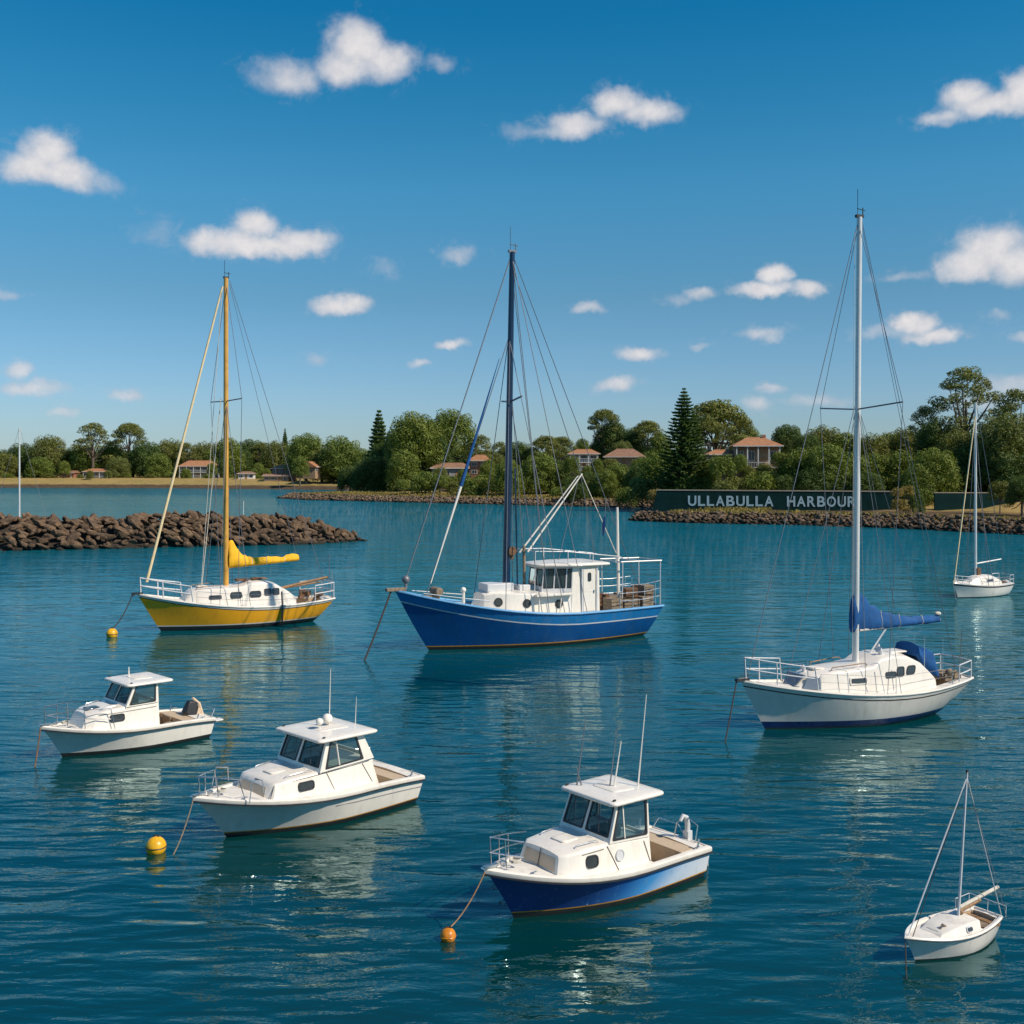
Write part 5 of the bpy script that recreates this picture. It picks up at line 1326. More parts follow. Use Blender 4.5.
# ================================================================ houses
M_TILE = pmat('terracotta_roof_tiles', (.36, .165, .075), .8, var=.25, vscale=1.2, bump=.5, bscale=4)
M_TILE2 = pmat('faded_brown_roof_tiles', (.26, .14, .085), .8, var=.3, vscale=1.2)
M_HW = pmat('white_house_render', (.66, .64, .60), .7, var=.1, vscale=.6)
M_HT = pmat('tan_house_brick', (.33, .22, .14), .8, var=.2, vscale=1)
M_HR = pmat('red_house_brick', (.32, .13, .08), .85, var=.25, vscale=2)
M_HG = pmat('grey_weatherboard', (.26, .27, .28), .8, var=.15, vscale=1)
M_HGLASS = pmat('house_window_glass', (.03, .045, .06), .1, var=.2)
def house(px, D, z0, w, dpt, hgt, roofh, wallm, roofm, yaw, label, storeys=1, gable=False, veranda=False, wins=4, name='house', group='houses among the shore trees', chimney=False):
    x = (px - 512) / FPX * D
    r = empty(name, (x, D, z0), R(yaw)); tag(r, label, 'house', group)
    b = MB(); b.box((0, dpt / 2, hgt / 2 - 1.0), (w, dpt, hgt + 2)); b.build('wall', wallm, r, smooth=False)
    ov = .7; yv = -2.4 if veranda else -ov
    b = MB(); X0, X1, Y0, Y1 = -w / 2 - ov, w / 2 + ov, yv, dpt + ov; ins = 0 if gable else min(w, dpt) * .42
    ym = (Y0 + Y1) / 2; e = .16
    vs = [(X0, Y0, hgt), (X1, Y0, hgt), (X1, Y1, hgt), (X0, Y1, hgt), (X0, Y0, hgt + e), (X1, Y0, hgt + e), (X1, Y1, hgt + e), (X0, Y1, hgt + e), (X0 + ins, ym, hgt + roofh), (X1 - ins, ym, hgt + roofh)]
    b.add(vs, [(3, 2, 1, 0), (0, 1, 5, 4), (1, 2, 6, 5), (2, 3, 7, 6), (3, 0, 4, 7), (4, 5, 9, 8), (6, 7, 8, 9), (5, 6, 9), (7, 4, 8)])
    rf = b.build('roof', roofm, r, smooth=False)
    b = MB(); b.tube([(X0 + ins, ym, hgt + roofh), (X1 - ins, ym, hgt + roofh)], .12, 5); b.build('ridge', roofm, rf)
    b = MB(); b.box(((X0 + X1) / 2, Y0 - .05, hgt + .05), (X1 - X0, .12, .2)); b.build('gutter', M_HW, rf, smooth=False)
    if chimney:
        b = MB(); b.box((w * .2, ym, hgt + roofh * .8), (.7, .7, 2.0)); b.build('chimney', M_HR, rf, smooth=False)
    fh = hgt / storeys
    for s in range(storeys):
        for k in range(wins):
            cx = -w / 2 + (k + .5) * w / wins; ww = w / wins * .55
            if s == 0 and k == wins // 2:
                b = MB(); b.box((cx, -.03, s * fh + 1.05), (.95, .08, 2.1)); d = b.build('door', M_TEAK if wallm is not M_HR else M_HW, r, smooth=False); continue
            b = MB(); zc = s * fh + fh * .55; hh = fh * .45
            for (a, c, p, q) in ((0, hh / 2, ww + .16, .1), (0, -hh / 2, ww + .16, .1), (-ww / 2, 0, .1, hh), (ww / 2, 0, .1, hh), (0, 0, .06, hh - .1)):
                b.box((cx + a, -.05, zc + c), (p, .1, q))
            f = b.build('window', M_HW if wallm is not M_HW else M_HG, r, smooth=False)
            b = MB(); b.add([(cx - ww / 2, -.02, zc - hh / 2), (cx + ww / 2, -.02, zc - hh / 2), (cx + ww / 2, -.02, zc + hh / 2), (cx - ww / 2, -.02, zc + hh / 2)], [(0, 1, 2, 3)]); b.build('pane', M_HGLASS, f, smooth=False)
    if veranda:
        n = wins + 1
        for k in range(n):
            cx = -w / 2 + .1 + k * (w - .2) / (n - 1)
            b = MB(); b.box((cx, -2.2, hgt / 2 - .5), (.22, .22, hgt + .9)); b.build('post', M_HW, r, smooth=False)
        for s in range(storeys):
            b = MB(); z = s * fh
            b.box((0, -1.2, z - .1), (w, 2.4, .2)); o = b.build('balcony_floor', M_HW, r, smooth=False)
            b = MB(); b.box((0, -2.3, z + 1.0), (w, .08, .1)); 
            for k in range(int(w / .5)): b.box((-w / 2 + .25 + k * .5, -2.3, z + .5), (.05, .05, 1.0))
            b.build('balustrade', M_HW, r, smooth=False)
    return r
def zpix(py, D): return CAM_H - (py - HOR) / FPX * D
house(198, 538, gz((198 - 512) / FPX * 538, 536), 17, 9, 5.6, 2.8, M_HG, M_TILE, 3, 'two storey grey house with orange hip roof and white verandas on the left shore', 2, veranda=True, wins=5)
house(97, 540, gz((97 - 512) / FPX * 540, 538), 12, 7, 3.0, 1.6, M_HG, M_TILE, 0, 'low bungalow with a wide reddish roof at the far left beach', 1, veranda=True, wins=3)
house(68, 546, gz((68 - 512) / FPX * 546, 544), 6, 5, 2.4, 1.2, M_HR, M_TILE2, -6, 'tiny brown shed left of the red roofed beach bungalow', gable=True, wins=2, name='shed')
house(281, 500, gz((281 - 512) / FPX * 500, 498) + .3, 9, 7, 5.0, 1.8, M_HR, M_TILE, -12, 'brick house with stepped red roofs behind the brown boat shed', 2, wins=3)
house(276, 492, gz((276 - 512) / FPX * 492, 490), 11, 4, 2.6, .9, M_HT, M_TILE2, 0, 'long brown boat shed at the back of the left beach', wins=4, gable=True, name='boat_shed')
house(246, 505, gz((246 - 512) / FPX * 505, 503), 7, 5, 2.4, 1.0, M_HW, M_TILE2, 5, 'low white cottage between the two storey grey house and the boat shed', wins=3)
house(318, 480, zpix(474, 480), 7, 6, 3.0, 2.4, M_HT, M_TILE, 80, 'gabled salmon cottage half hidden by the round trees of the inlet', gable=True, wins=2)
house(452, 330, zpix(479, 330), 12, 7, 3.2, 1.6, M_HG, M_TILE2, 8, 'grey bungalow in deep shade under the two biggest round trees', wins=4)
house(479, 322, zpix(476, 322), 5.5, 5, 4.4, 1.8, M_HR, M_TILE, -8, 'small red brick house beside the furled sail of the trawler', 2, wins=2)
house(584, 320, zpix(470, 320), 8.2, 6, 4.6, 1.4, M_HW, M_TILE, -4, 'white house with a flat looking orange roof above the bushes', 2, wins=3, veranda=True)
house(624, 300, zpix(466, 300), 10, 8, 2.4, 2.3, M_HT, M_TILE2, -10, 'house showing only its wide salmon roof above the bushes beside the tall pine', wins=3)
house(757, 236, zpix(467, 236), 9.2, 8, 4.4, 2.0, M_HT, M_TILE, -6, 'large hillside house with an orange hip roof and tall white veranda posts', 1, veranda=True, wins=4, chimney=True)
house(724, 240, zpix(464, 240), 6.5, 5, 2.0, 1.1, M_HT, M_TILE, -4, 'lower wing with a small orange roof, left of the large hillside house', wins=3)

# ================================================================ trees
def m_leaf(name, dark, light, hue=.5):
    m = bpy.data.materials.new(name); m.use_nodes = True
    T = NT(m.node_tree); p = T.n['Principled BSDF']; out = T.n['Material Output']
    g = T.n.new('ShaderNodeNewGeometry'); oi = T.n.new('ShaderNodeObjectInfo'); tc = T.n.new('ShaderNodeTexCoord')
    f = T.math('ADD', T.math('MULTIPLY', g.outputs['Random Per Island'], .45), T.math('MULTIPLY', T.maprange(T.noise(tc.outputs['Object'], .45, 4, .65), .3, .7), .55))
    c = T.mix(f, dark, light)
    c = T.mix(T.maprange(oi.outputs['Random'], 0, 1, 0, .5), c, T.mix(1, c, (1.2, 1.03, .8), 'MULTIPLY'))
    T.l.new(c, p.inputs['Base Color']); p.inputs['Roughness'].default_value = .6; p.inputs['Specular IOR Level'].default_value = .25
    tr_ = T.n.new('ShaderNodeBsdfTranslucent'); T.l.new(T.mix(1, c, (1.4, 1.5, .6), 'MULTIPLY'), tr_.inputs[0])
    mx = T.n.new('ShaderNodeMixShader'); mx.inputs[0].default_value = .22
    T.l.new(p.outputs[0], mx.inputs[1]); T.l.new(tr_.outputs[0], mx.inputs[2]); T.l.new(mx.outputs[0], out.inputs[0])
    return m
L_MID = m_leaf('mid_green_foliage', (.055, .100, .018), (.235, .285, .055))
L_DARK = m_leaf('dark_green_foliage', (.030, .066, .018), (.13, .185, .042))
L_OLIVE = m_leaf('olive_foliage', (.062, .090, .024), (.25, .265, .07))
L_PINE = m_leaf('pine_foliage', (.06, .12, .045), (.21, .29, .10))
L_GOLD = m_leaf('dry_golden_foliage', (.14, .11, .03), (.36, .28, .09))
M_BARK = pmat('grey_brown_bark', (.13, .10, .075), .9, var=.3, vscale=3, bump=.5)

def leaf_quads(C, Nn, size, rs, asp=.5):
    n = len(C); a = rs.normal(size=(n, 3)); t1 = np.cross(Nn, a); t1 /= np.linalg.norm(t1, axis=1, keepdims=True) + 1e-9
    t2 = np.cross(Nn, t1); s = size * rs.uniform(.6, 1.3, (n, 1))
    V = np.stack([C - t1 * s, C - t2 * s * asp, C + t1 * s, C + t2 * s * asp], 1).reshape(-1, 3)
    return V, np.arange(n * 4).reshape(-1, 4)
def crown_mesh(name, lobes, mat, leaf, dens, seed, jitter=.4, inner=.18):
    """lobes: (x,y,z,rx,ry,rz)"""
    rs = np.random.RandomState(seed); Cs = []; Ns = []
    for (x, y, z, rx, ry, rz) in lobes:
        n = int(dens * (rx * ry + ry * rz + rx * rz) * 4.2 / (leaf * leaf))
        d = rs.normal(size=(n, 3)); d /= np.linalg.norm(d, axis=1, keepdims=True)
        # knobbly surface of smaller clumps
        kn = rs.normal(size=(9, 3)); kn /= np.linalg.norm(kn, axis=1, keepdims=True)
        bump_ = (np.clip((d @ kn.T), 0, 1) ** 8).max(1)
        rr = .80 + .26 * bump_ + rs.uniform(-.10, .06, n); m = rs.rand(n) < inner; rr[m] *= rs.uniform(.4, .9, m.sum())
        keep = rs.rand(n) < (.55 + .45 * bump_)
        d, rr = d[keep], rr[keep]
        Cs.append(d * rr[:, None] * [rx, ry, rz] + [x, y, z])
        nn = d / np.array([rx, ry, rz]); nn /= np.linalg.norm(nn, axis=1, keepdims=True); nn = nn + rs.normal(size=nn.shape) * jitter; nn /= np.linalg.norm(nn, axis=1, keepdims=True); Ns.append(nn)
    V, Fq = leaf_quads(np.concatenate(Cs), np.concatenate(Ns), leaf, rs)
    return np_mesh(name, V, Fq, mat)
def trunk_mb(hgt, r, lobes, seed, fork=.3, lean=0):
    rnd = random.Random(seed); b = MB()
    fz = hgt * fork; top = Vector((lean, 0, hgt * .75))
    b.tube([(0, 0, -1.2), (0, 0, 0), (lean * .2, rnd.uniform(-.1, .1), fz), tuple(top)], [r * 1.35, r * 1.1, r * .8, r * .25], 8)
    for (x, y, z, rx, ry, rz) in lobes:
        if rnd.random() < min(.8, 15 / len(lobes)):
            k = rnd.uniform(.0, .5); s = Vector((lean * (.2 + k * .6), 0, fz + (top.z - fz) * k)); e = Vector((x, y, z)); mid = s.lerp(e, .5) + Vector((0, 0, -.08 * (e - s).length))
            b.tube([s, mid, e], [r * .4, r * .28, r * .1], 5)
    return b
TREE = {}
def proto(kind, lobes, leafm, leaf, dens, hgt, r, seed, fork=.3, lean=0, inner=.18, jitter=.4):
    me = crown_mesh('crown', lobes, leafm, leaf, dens, seed, jitter, inner)
    tb = trunk_mb(hgt, r, lobes, seed, fork, lean); t = tb.build('trunk', M_BARK); tm = t.data; bpy.data.objects.remove(t)
    zt = max(l[2] + l[5] for l in lobes); wx = max(l[0] + l[3] for l in lobes) - min(l[0] - l[3] for l in lobes)
    TREE[kind] = (me, tm, zt, wx)
def blob_lobes(seed, W_, H_, n, lr, base=.1, flat=.8, pw=.5):
    """lobes over a dome W_ wide and H_ high"""
    rnd = random.Random(seed); out = []
    for i in range(n):
        a = i * 2.39996 + rnd.uniform(-.3, .3); u = (i + .5) / n
        zf = base + (1 - base) * u; rad = math.sqrt(max(0, 1 - ((zf - base) / (1 - base)) ** 2.2)) ** pw if u < .98 else 0
        r = lr * rnd.uniform(.75, 1.25)
        x = math.cos(a) * rad * (W_ / 2 - r * .75); y = math.sin(a) * rad * (W_ / 2 - r * .75); z = zf * (H_ - r * flat)
        out.append((x, y, max(z, r * .4), r, r, r * flat))
    for i in range(n // 3):
        a = rnd.uniform(0, 6.28); q = rnd.uniform(0, .5) * W_ / 2; r = lr * 1.2
        out.append((math.cos(a) * q, math.sin(a) * q, H_ * rnd.uniform(.3, .7), r, r, r * flat))
    return out
proto('round', blob_lobes(1, 12, 10.5, 40, 2.0), L_MID, .21, .50, 10, .45, 1)
proto('round_b', blob_lobes(2, 11, 10.5, 42, 1.85, base=.12), L_OLIVE, .21, .50, 12, .5, 2)
proto('dark_round', blob_lobes(3, 12, 11, 44, 2.05, base=.08), L_DARK, .22, .50, 12, .5, 3)
proto('dense', blob_lobes(4, 9.5, 9.5, 36, 1.75, base=.06, pw=.8), L_MID, .21, .48, 12, .4, 4)
proto('shrub', blob_lobes(5, 6.5, 4.4, 20, 1.15, base=.1), L_MID, .19, .5, 4, .15, 5)
proto('shrub_b', blob_lobes(6, 6.0, 4.8, 18, 1.15, base=.1), L_OLIVE, .19, .5, 4, .15, 6)
proto('gold_shrub', blob_lobes(7, 5.0, 3.2, 14, .95, base=.1), L_GOLD, .24, .42, 3, .12, 7)
rnd = random.Random(8)
def umbrella(seed, W_, H_, n, lr, flat=.42, low=.55):
    r_ = random.Random(seed); out = []
    for i in range(n):
        a = i * 2.39996 + r_.uniform(-.4, .4); u = math.sqrt((i + .5) / n)
        r = lr * r_.uniform(.7, 1.2); q = u * (W_ / 2 - r)
        z = H_ - r * flat - (H_ * (1 - low)) * (u ** 2.2) * r_.uniform(.6, 1.1)
        out.append((math.cos(a) * q, math.sin(a) * q, z, r, r, r * flat))
    return out
proto('umbrella', umbrella(11, 13, 13, 34, 1.9), L_OLIVE, .20, .62, 13, .45, 11, fork=.35)
proto('gum', umbrella(12, 11, 15, 34, 1.45, flat=.5, low=.35), L_OLIVE, .19, .55, 14, .4, 12, fork=.3, inner=.1)
proto('tall_gum', umbrella(13, 15, 19, 60, 1.5, flat=.5, low=.30) + blob_lobes(14, 9, 9, 22, 1.5, base=.2), L_OLIVE, .19, .50, 18, .55, 13, fork=.25, inner=.1)
# whorled pine
def pine_mesh(seed, H_, Rb, tiers, nb, lf, name='crown'):
    rs = np.random.RandomState(seed); C = []; T1 = []; S = []
    br = MB()
    for i in range(tiers):
        k = i / (tiers - 1); z = H_ * (.06 + .93 * k); r = (Rb * (1 - k) ** .82 + .25) * (1 - .25 * max(0, .15 - k) / .15)
        for j in range(nb):
            a = 2 * PI * (j + .5 * (i % 2)) / nb + rs.uniform(-.18, .18); rr = r * rs.uniform(.82, 1.1); nn = max(8, int(rr / .045))
            u = np.linspace(.06, 1, nn); droop = -.10 * rr * np.sin(u * PI * .8) + .10 * rr * u ** 2
            P = np.stack([np.cos(a) * rr * u, np.sin(a) * rr * u, z + droop + .0 * u], 1)
            br.tube([tuple(P[0]), tuple(P[nn // 2]), tuple(P[-1])], [.06, .04, .015], 4)
            for s in (-1, 1, 0):
                side = np.array([-np.sin(a), np.cos(a), 0]); 
                d = np.array([np.cos(a), np.sin(a), 0]) * .5 + side * s + rs.normal(size=(nn, 3)) * .18 + [0, 0, .22]
                d /= np.linalg.norm(d, axis=1, keepdims=True)
                ln = lf * (1.25 - .7 * u) * (1 if s else .7) * (.45 + .55 * min(1, rr / 1.5))
                C.append(P + d * ln[:, None] * .6); T1.append(d); S.append(ln)
    C = np.concatenate(C); T1 = np.concatenate(T1); S = np.concatenate(S)[:, None]
    up = rs.normal(size=C.shape) * .35 + [0, 0, 1]; t2 = np.cross(T1, up); t2 /= np.linalg.norm(t2, axis=1, keepdims=True)
    V = np.stack([C - T1 * S * .7, C - t2 * .10 , C + T1 * S * .7, C + t2 * .10], 1).reshape(-1, 3)
    me = np_mesh(name, V, np.arange(len(C) * 4).reshape(-1, 4), L_PINE)
    br.tube([(0, 0, -1), (0, 0, H_ * .5), (0, 0, H_ * 1.0)], [H_ * .018, H_ * .011, .03], 8)
    t = br.build('trunk', M_BARK); tm = t.data; bpy.data.objects.remove(t)
    return me, tm, H_, Rb * 2
TREE['pine'] = pine_mesh(3, 20, 7.0, 36, 10, .6)
TREE['small_pine'] = pine_mesh(4, 12, 3.9, 24, 9, .75)

NAMES = {'round': 'round_tree', 'round_b': 'round_tree', 'dark_round': 'dark_tree', 'dense': 'broadleaf_tree', 'shrub': 'shrub', 'shrub_b': 'shrub', 'gold_shrub': 'dry_shrub', 'umbrella': 'umbrella_tree', 'gum': 'gum_tree', 'tall_gum': 'gum_tree', 'pine': 'norfolk_pine', 'small_pine': 'norfolk_pine'}
LBL = {'round': 'sunlit round bushy green tree', 'round_b': 'olive green round crowned tree', 'dark_round': 'dark green broad crowned tree', 'dense': 'dense leafy green tree', 'shrub': 'low green shrub', 'shrub_b': 'low olive green shrub', 'gold_shrub': 'dry golden shrub', 'umbrella': 'flat topped spreading tree', 'gum': 'open crowned gum tree', 'tall_gum': 'tall open crowned gum tree', 'pine': 'tall layered norfolk pine', 'small_pine': 'small dark pine poking above the trees'}
tr_rnd = random.Random(77)
TREES = []
def tree(kind, px, top, D, wpx=None, where='', label=None, z0=None):
    me, tm, zt, wx = TREE[kind]
    x = (px - 512) / FPX * D; zg = gz(x, D) if z0 is None else z0
    H_ = CAM_H - (top - HOR) / FPX * D - zg
    sz = max(.15, H_ / zt); s = (wpx / FPX * D) / wx if wpx else sz
    e = empty(NAMES[kind], (x, D, zg), tr_rnd.uniform(0, 6.28))
    c = bpy.data.objects.new('crown', me); t = bpy.data.objects.new('trunk', tm)
    for q in (c, t): COL.objects.link(q); q.parent = e
    szc = min(sz, s * 1.12) if 'pine' not in kind else sz
    c.scale = (s, s, szc); c.location = (0, 0, zt * (sz - szc) * .97); t.scale = (s, s, sz)
    tag(e, label or (LBL[kind] + ' ' + where), 'shrub' if 'shrub' in kind else 'tree', 'shoreline trees ' + where if 'shrub' not in kind else 'shrubs ' + where)
    TREES.append(e); return e

def row(items, where, D0, D1):
    for (kind, px, top, w_) in items:
        tree(kind, px, top, tr_rnd.uniform(D0, D1), w_, where)
# far left shore
row([('dark_round', -60, 442, 44), ('round_b', -22, 446, 40), ('round_b', 4, 452, 34), ('dark_round', 24, 442, 38), ('round_b', 49, 434, 38), ('dark_round', 72, 446, 34), ('gum', 93, 422, 40), ('umbrella', 129, 422, 34), ('dense', 112, 440, 34), ('dense', 84, 444, 32), ('dark_round', 146, 440, 38), ('round_b', 171, 438, 36), ('gum', 186, 442, 26), ('dark_round', 133, 450, 36)], 'along the far left shore', 556, 585)
row([('round_b', 205, 441, 34), ('dense', 228, 436, 34), ('dark_round', 250, 438, 38), ('gum', 262, 442, 28), ('round_b', 276, 440, 32), ('dense', 216, 446, 30), ('dark_round', 240, 448, 30), ('dense', 290, 444, 30), ('dense', 268, 452, 22)], 'behind the beach houses on the left', 556, 590)
row([('dense', 158, 452, 30), ('round_b', 118, 456, 26), ('dense', 40, 456, 30), ('dense', 64, 460, 14), ('dark_round', 225, 458, 18), ('dense', 258, 462, 14), ('shrub', 30, 474, 16), ('shrub_b', 50, 473, 16), ('shrub', 8, 473, 14), ('shrub_b', 80, 474, 9), ('shrub', 124, 472, 16), ('shrub_b', 150, 474, 14), ('shrub', 170, 472, 16), ('shrub', 228, 474, 12)], 'just above the golden beach on the left', 532, 546)
tree('small_pine', 285, 429, 560, 12, '', 'small dark pine rising above the low trees left of the middle')
tree('small_pine', 200, 443, 590, 10, '', 'tiny dark pine tip above the grey two storey house')
# inlet and wooded point
row([('round', 306, 432, 44), ('round', 341, 435, 50), ('round', 362, 448, 36), ('round_b', 322, 448, 36), ('dense', 300, 455, 20), ('dense', 338, 458, 30)], 'at the inlet left of the wooded point', 468, 500)
tree('small_pine', 379, 411, 380, 38, '', 'layered dark pine left of the two biggest round trees')
row([('dark_round', 388, 440, 44), ('dark_round', 398, 428, 34)], 'behind the dark round bush of the point', 365, 380)
tree('dark_round', 376, 455, 345, 54, '', 'dark green round tree low down on the tip of the point'); tree('dark_round', 350, 464, 352, 28, '', 'small dark tree left of the round one on the tip of the point')
tree('round', 415, 410, 335, 62, '', 'biggest round sunlit tree left of the trawler mast'); tree('round', 452, 407, 345, 52, '', 'second biggest round tree, touching the biggest on its right')
tree('dark_round', 433, 432, 338, 46, '', 'dark tree wedged between the two biggest round trees'); tree('dense', 404, 448, 325, 40, '', 'leafy tree under the biggest round tree')
tree('shrub', 426, 470, 305, 32, '', 'dome shaped bush on the golden bank left of the trawler stays'); tree('shrub', 402, 478, 300, 16, '', 'small bush left of the dome shaped bush')
tree('shrub_b', 455, 480, 303, 22, '', 'low bush on the bank right of the dome shaped bush'); tree('shrub', 476, 473, 292, 34, '', 'leafy bush on the bank below the red brick house')
row([('gum', 481, 434, 32), ('gum', 500, 441, 26), ('umbrella', 546, 435, 36), ('dark_round', 518, 440, 34), ('umbrella', 562, 436, 30), ('dense', 530, 446, 34), ('round_b', 494, 452, 30)], 'on the hill behind the trawler mast', 325, 350)
row([('dense', 508, 458, 34), ('round', 540, 452, 44), ('dark_round', 560, 460, 36), ('dense', 488, 468, 22), ('dense', 526, 470, 30), ('round_b', 548, 474, 36), ('dark_round', 574, 476, 30), ('shrub', 512, 484, 24), ('shrub_b', 496, 484, 18)], 'on the slope behind the trawler wheelhouse', 285, 305)
row([('dense', 582, 437, 18), ('umbrella', 604, 408, 34), ('dark_round', 611, 420, 40), ('dense', 596, 440, 20), ('dark_round', 634, 426, 30), ('umbrella', 648, 420, 34), ('dense', 660, 432, 30), ('round_b', 622, 440, 26)], 'on the ridge left of the tall pine', 345, 375)
row([('dark_round', 590, 471, 34), ('dense', 606, 468, 26), ('round', 618, 462, 36), ('shrub', 600, 482, 26), ('dark_round', 576, 482, 28), ('shrub_b', 585, 488, 20), ('shrub', 560, 486, 24), ('dark_round', 640, 462, 32), ('shrub', 620, 482, 28)], 'below the salmon roof, near the water', 262, 285)
tree('pine', 684, 388, 226, 72, '', 'tall layered norfolk pine at the left end of the green harbour wall')
tree('round', 662, 448, 238, 56, '', 'broad sunlit bush in front of the foot of the norfolk pine'); tree('shrub_b', 643, 474, 232, 34, '', 'pale olive bush at the water edge left of the harbour wall')
tree('shrub', 626, 486, 248, 26, '', 'small green bush at the water left of the pale olive bush'); tree('gold_shrub', 655, 487, 221, 18, '', 'dry tan shrub at the left end of the harbour wall')
tree('dark_round', 672, 470, 232, 40, '', 'dark bush behind the left end of the harbour wall'); tree('dense', 690, 468, 224, 34, '', 'leafy bush at the base of the norfolk pine trunk')
tree('umbrella', 716, 399, 268, 74, '', 'large flat topped tree right of the norfolk pine'); tree('gum', 741, 414, 275, 40, '', 'airy gum tree behind the large hillside house'); tree('umbrella', 708, 418, 262, 36, '', 'lower spreading tree tucked against the norfolk pine'); tree('dense', 748, 424, 290, 34, '', 'leafy tree right behind the roof of the large hillside house')
row([('shrub', 722, 452, 30), ('dense', 708, 458, 30), ('shrub_b', 738, 474, 34), ('shrub', 760, 470, 36), ('shrub', 780, 466, 36), ('shrub_b', 725, 478, 30), ('shrub', 748, 486, 40), ('dense', 790, 458, 34), ('shrub', 708, 482, 34), ('shrub', 775, 482, 36)], 'between the hillside house and the harbour wall', 214, 226)
row([('dark_round', 787, 422, 36), ('dark_round', 806, 432, 36), ('round_b', 824, 424, 50), ('dense', 846, 430, 40), ('round_b', 871, 432, 46), ('dense', 891, 430, 40), ('round_b', 908, 426, 44)], 'in the wood above the harbour wall', 238, 256)
row([('dense', 800, 446, 46), ('round', 826, 442, 50), ('dense', 850, 450, 46), ('round', 874, 452, 46), ('dense', 900, 448, 44), ('dark_round', 812, 466, 44), ('dark_round', 838, 470, 46), ('dark_round', 864, 470, 46), ('dark_round', 888, 474, 40), ('dark_round', 786, 474, 30)], 'right behind the harbour wall', 212, 230)
tree('round', 934, 447, 206, 56, '', 'sunlit rounded bush tree at the right end of the harbour wall'); tree('dense', 918, 462, 204, 40, '', 'leafy tree at the gap between the two harbour walls'); tree('dark_round', 950, 466, 208, 44, '', 'dark bush tree above the teal retaining wall')
tree('tall_gum', 966, 366, 226, 86, '', 'tallest gum tree with an airy domed crown at the right'); tree('gum', 925, 404, 232, 36, '', 'dark slender gum left of the tallest gum'); tree('dark_round', 938, 418, 224, 50, '', 'dark tree under the left side of the tallest gum')
tree('gum', 1016, 388, 216, 56, '', 'gum tree cut by the right edge of the photo'); tree('round_b', 1006, 412, 206, 60, '', 'broad olive tree right of the tallest gum'); tree('dark_round', 985, 430, 210, 66, '', 'broad dark tree right of the little yacht mast'); tree('round_b', 960, 428, 214, 50, '', 'mid green tree behind the little yacht mast')
row([('dark_round', 975, 466, 56), ('dark_round', 1010, 450, 60), ('dark_round', 1000, 476, 50), ('dense', 1030, 440, 60), ('dark_round', 1040, 470, 60), ('gum', 1060, 395, 60), ('dark_round', 1075, 425, 70), ('dark_round', 1110, 430, 70), ('dense', 1090, 460, 60)], 'in the dark wood at the far right', 203, 218)
tree('shrub_b', 1000, 479, 186, 26, '', 'small pale shrub in front of the dark wood at the right')
tree('gold_shrub', 897, 486, 184, 16, '', 'golden dry shrub at the right end of the lettered wall'); tree('gold_shrub', 907, 484, 186, 16, '', 'golden dry shrub right of its twin by the lettered wall'); tree('gold_shrub', 900, 497, 182, 20, '', 'lower tan shrub under the two golden ones by the wall')
tree('dark_round', 913, 488, 188, 26, '', 'dark bush filling the gap between the two harbour walls')
row([('shrub', 208, 474, 14), ('shrub_b', 186, 475, 12), ('shrub', 258, 475, 12), ('shrub', 300, 470, 16), ('shrub_b', 90, 476, 9), ('dense', 312, 464, 18), ('shrub', 238, 476, 10)], 'in front of the beach houses on the left', 520, 528)
row([('shrub', 440, 474, 18), ('shrub', 466, 476, 14), ('dense', 486, 462, 18), ('shrub_b', 600, 466, 20), ('shrub', 576, 468, 14)], 'in front of the houses on the point', 300, 312)
tree('dark_round', 1022, 474, 180, 34, '', 'dark bush by the right edge of the photo, above the rocks')
row([('dense', 740, 452, 18), ('round', 779, 450, 18), ('shrub_b', 748, 463, 18), ('round_b', 764, 462, 20)], 'against the large hillside house', 222, 229)
row([('round', 572, 455, 18), ('dense', 597, 457, 14), ('round_b', 610, 457, 20), ('round', 640, 456, 22), ('dense', 588, 464, 16)], 'against the white house and the salmon roof', 286, 296)
row([('round_b', 440, 466, 18), ('dense', 463, 468, 14), ('round', 489, 458, 14), ('shrub', 450, 474, 18)], 'against the grey bungalow of the point', 308, 318)
row([('dense', 212, 462, 12), ('round', 186, 468, 12), ('round_b', 90, 470, 8), ('dense', 254, 468, 10), ('round', 266, 468, 12), ('dense', 290, 462, 14), ('round_b', 108, 470, 9)], 'close by the houses on the left beach', 520, 530)
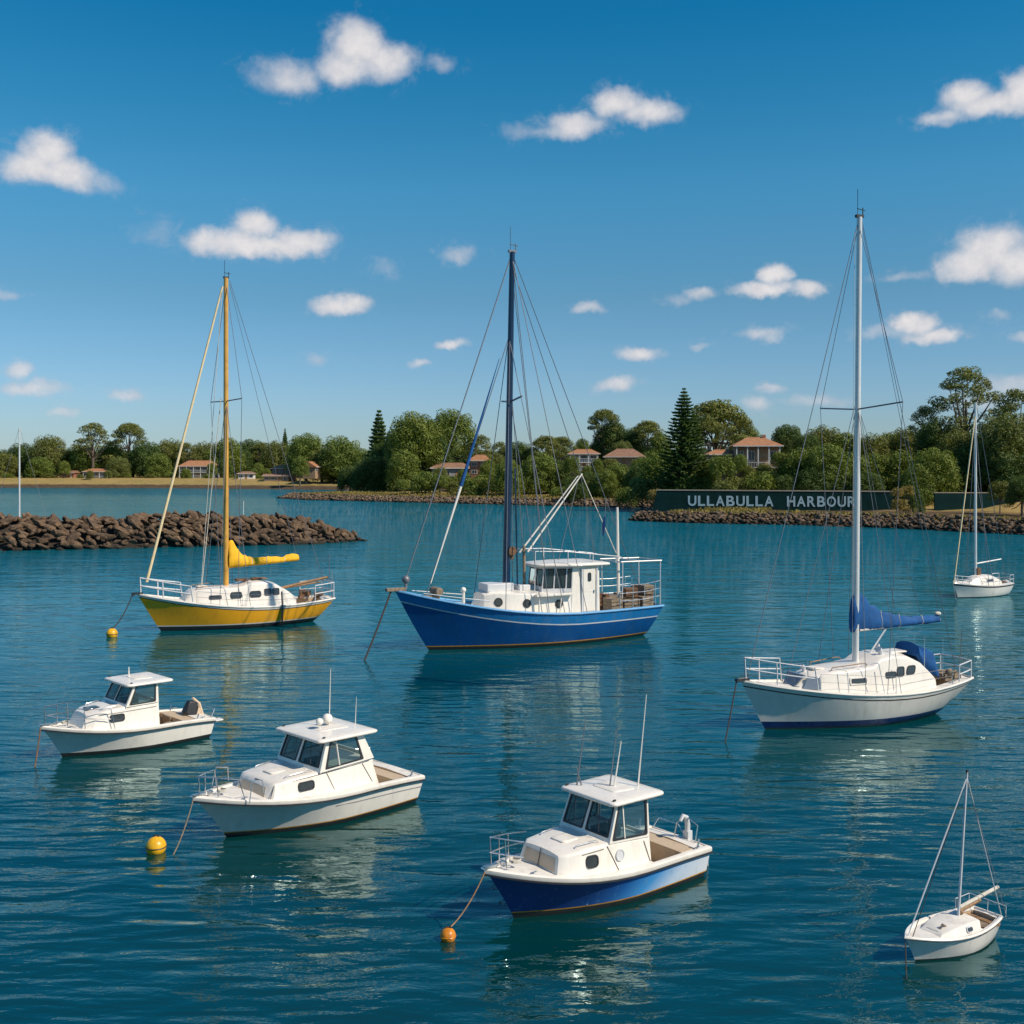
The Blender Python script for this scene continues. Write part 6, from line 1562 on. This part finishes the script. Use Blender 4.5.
row([(k, 1130 + 42 * i, t_, w_) for i, (k, t_, w_) in enumerate([('dense', 430, 60), ('round', 438, 66), ('dark_round', 420, 64), ('gum', 405, 60), ('round_b', 432, 66), ('dark_round', 428, 60), ('round', 440, 60)])], 'on the shore out of frame to the right', 196, 212)
row([(k, -98 - 36 * i, t_, w_) for i, (k, t_, w_) in enumerate([('round_b', 446, 38), ('dense', 442, 38), ('umbrella', 434, 36), ('dark_round', 444, 40), ('round', 448, 40), ('dark_round', 442, 40)])], 'on the shore out of frame to the left', 560, 585)
# low ridge far behind everything
row([('dark_round', x_, 448 + (x_ * 7 % 5), 34) for x_ in range(10, 330, 22)], 'in the low wood behind the left shore', 600, 640)
row([('dark_round', x_, 444 + (x_ * 5 % 7), 44) for x_ in range(380, 700, 26)], 'in the low wood behind the point', 385, 420)
row([('dark_round', x_, 440 + (x_ * 3 % 6), 50) for x_ in range(730, 1020, 30)], 'in the low wood behind the right shore', 270, 300)

# grass tufts on the bank by the wall: ground cover
rs = np.random.RandomState(3); N_ = 26000
X_ = rs.uniform(20, 130, N_); Y_ = rs.uniform(128, 212, N_); sd = shore_sd(X_, Y_); k_ = (sd > 2.2) & (sd < 14)
X2 = rs.uniform(-75, 34, N_ * 2); Y2 = rs.uniform(245, 345, N_ * 2); sd2 = shore_sd(X2, Y2); k2 = (sd2 > 3) & (sd2 < 16)
X_ = np.concatenate([X_[k_], X2[k2]]); Y_ = np.concatenate([Y_[k_], Y2[k2]]); Z_ = height(X_, Y_)
C_ = np.stack([X_, Y_, Z_ + .15], 1); n_ = len(C_); hh = rs.uniform(.25, .6, (n_, 1)); a_ = rs.uniform(0, 6.28, n_)
t_ = np.stack([np.cos(a_), np.sin(a_), np.zeros(n_)], 1) * .16; up = np.concatenate([rs.normal(size=(n_, 2)) * .12, hh], 1)
V_ = np.stack([C_ - t_, C_ + t_, C_ + t_ * .6 + up, C_ - t_ * .6 + up], 1).reshape(-1, 3)
M_GR = m_leaf('dry_bank_grass', (.13, .115, .03), (.36, .29, .10))
o = bpy.data.objects.new('bank_grass', np_mesh('bank_grass', V_, np.arange(n_ * 4).reshape(-1, 4), M_GR)); COL.objects.link(o)
tag(o, 'dry golden grass on the banks above the shore rocks', 'grass', kind='stuff')
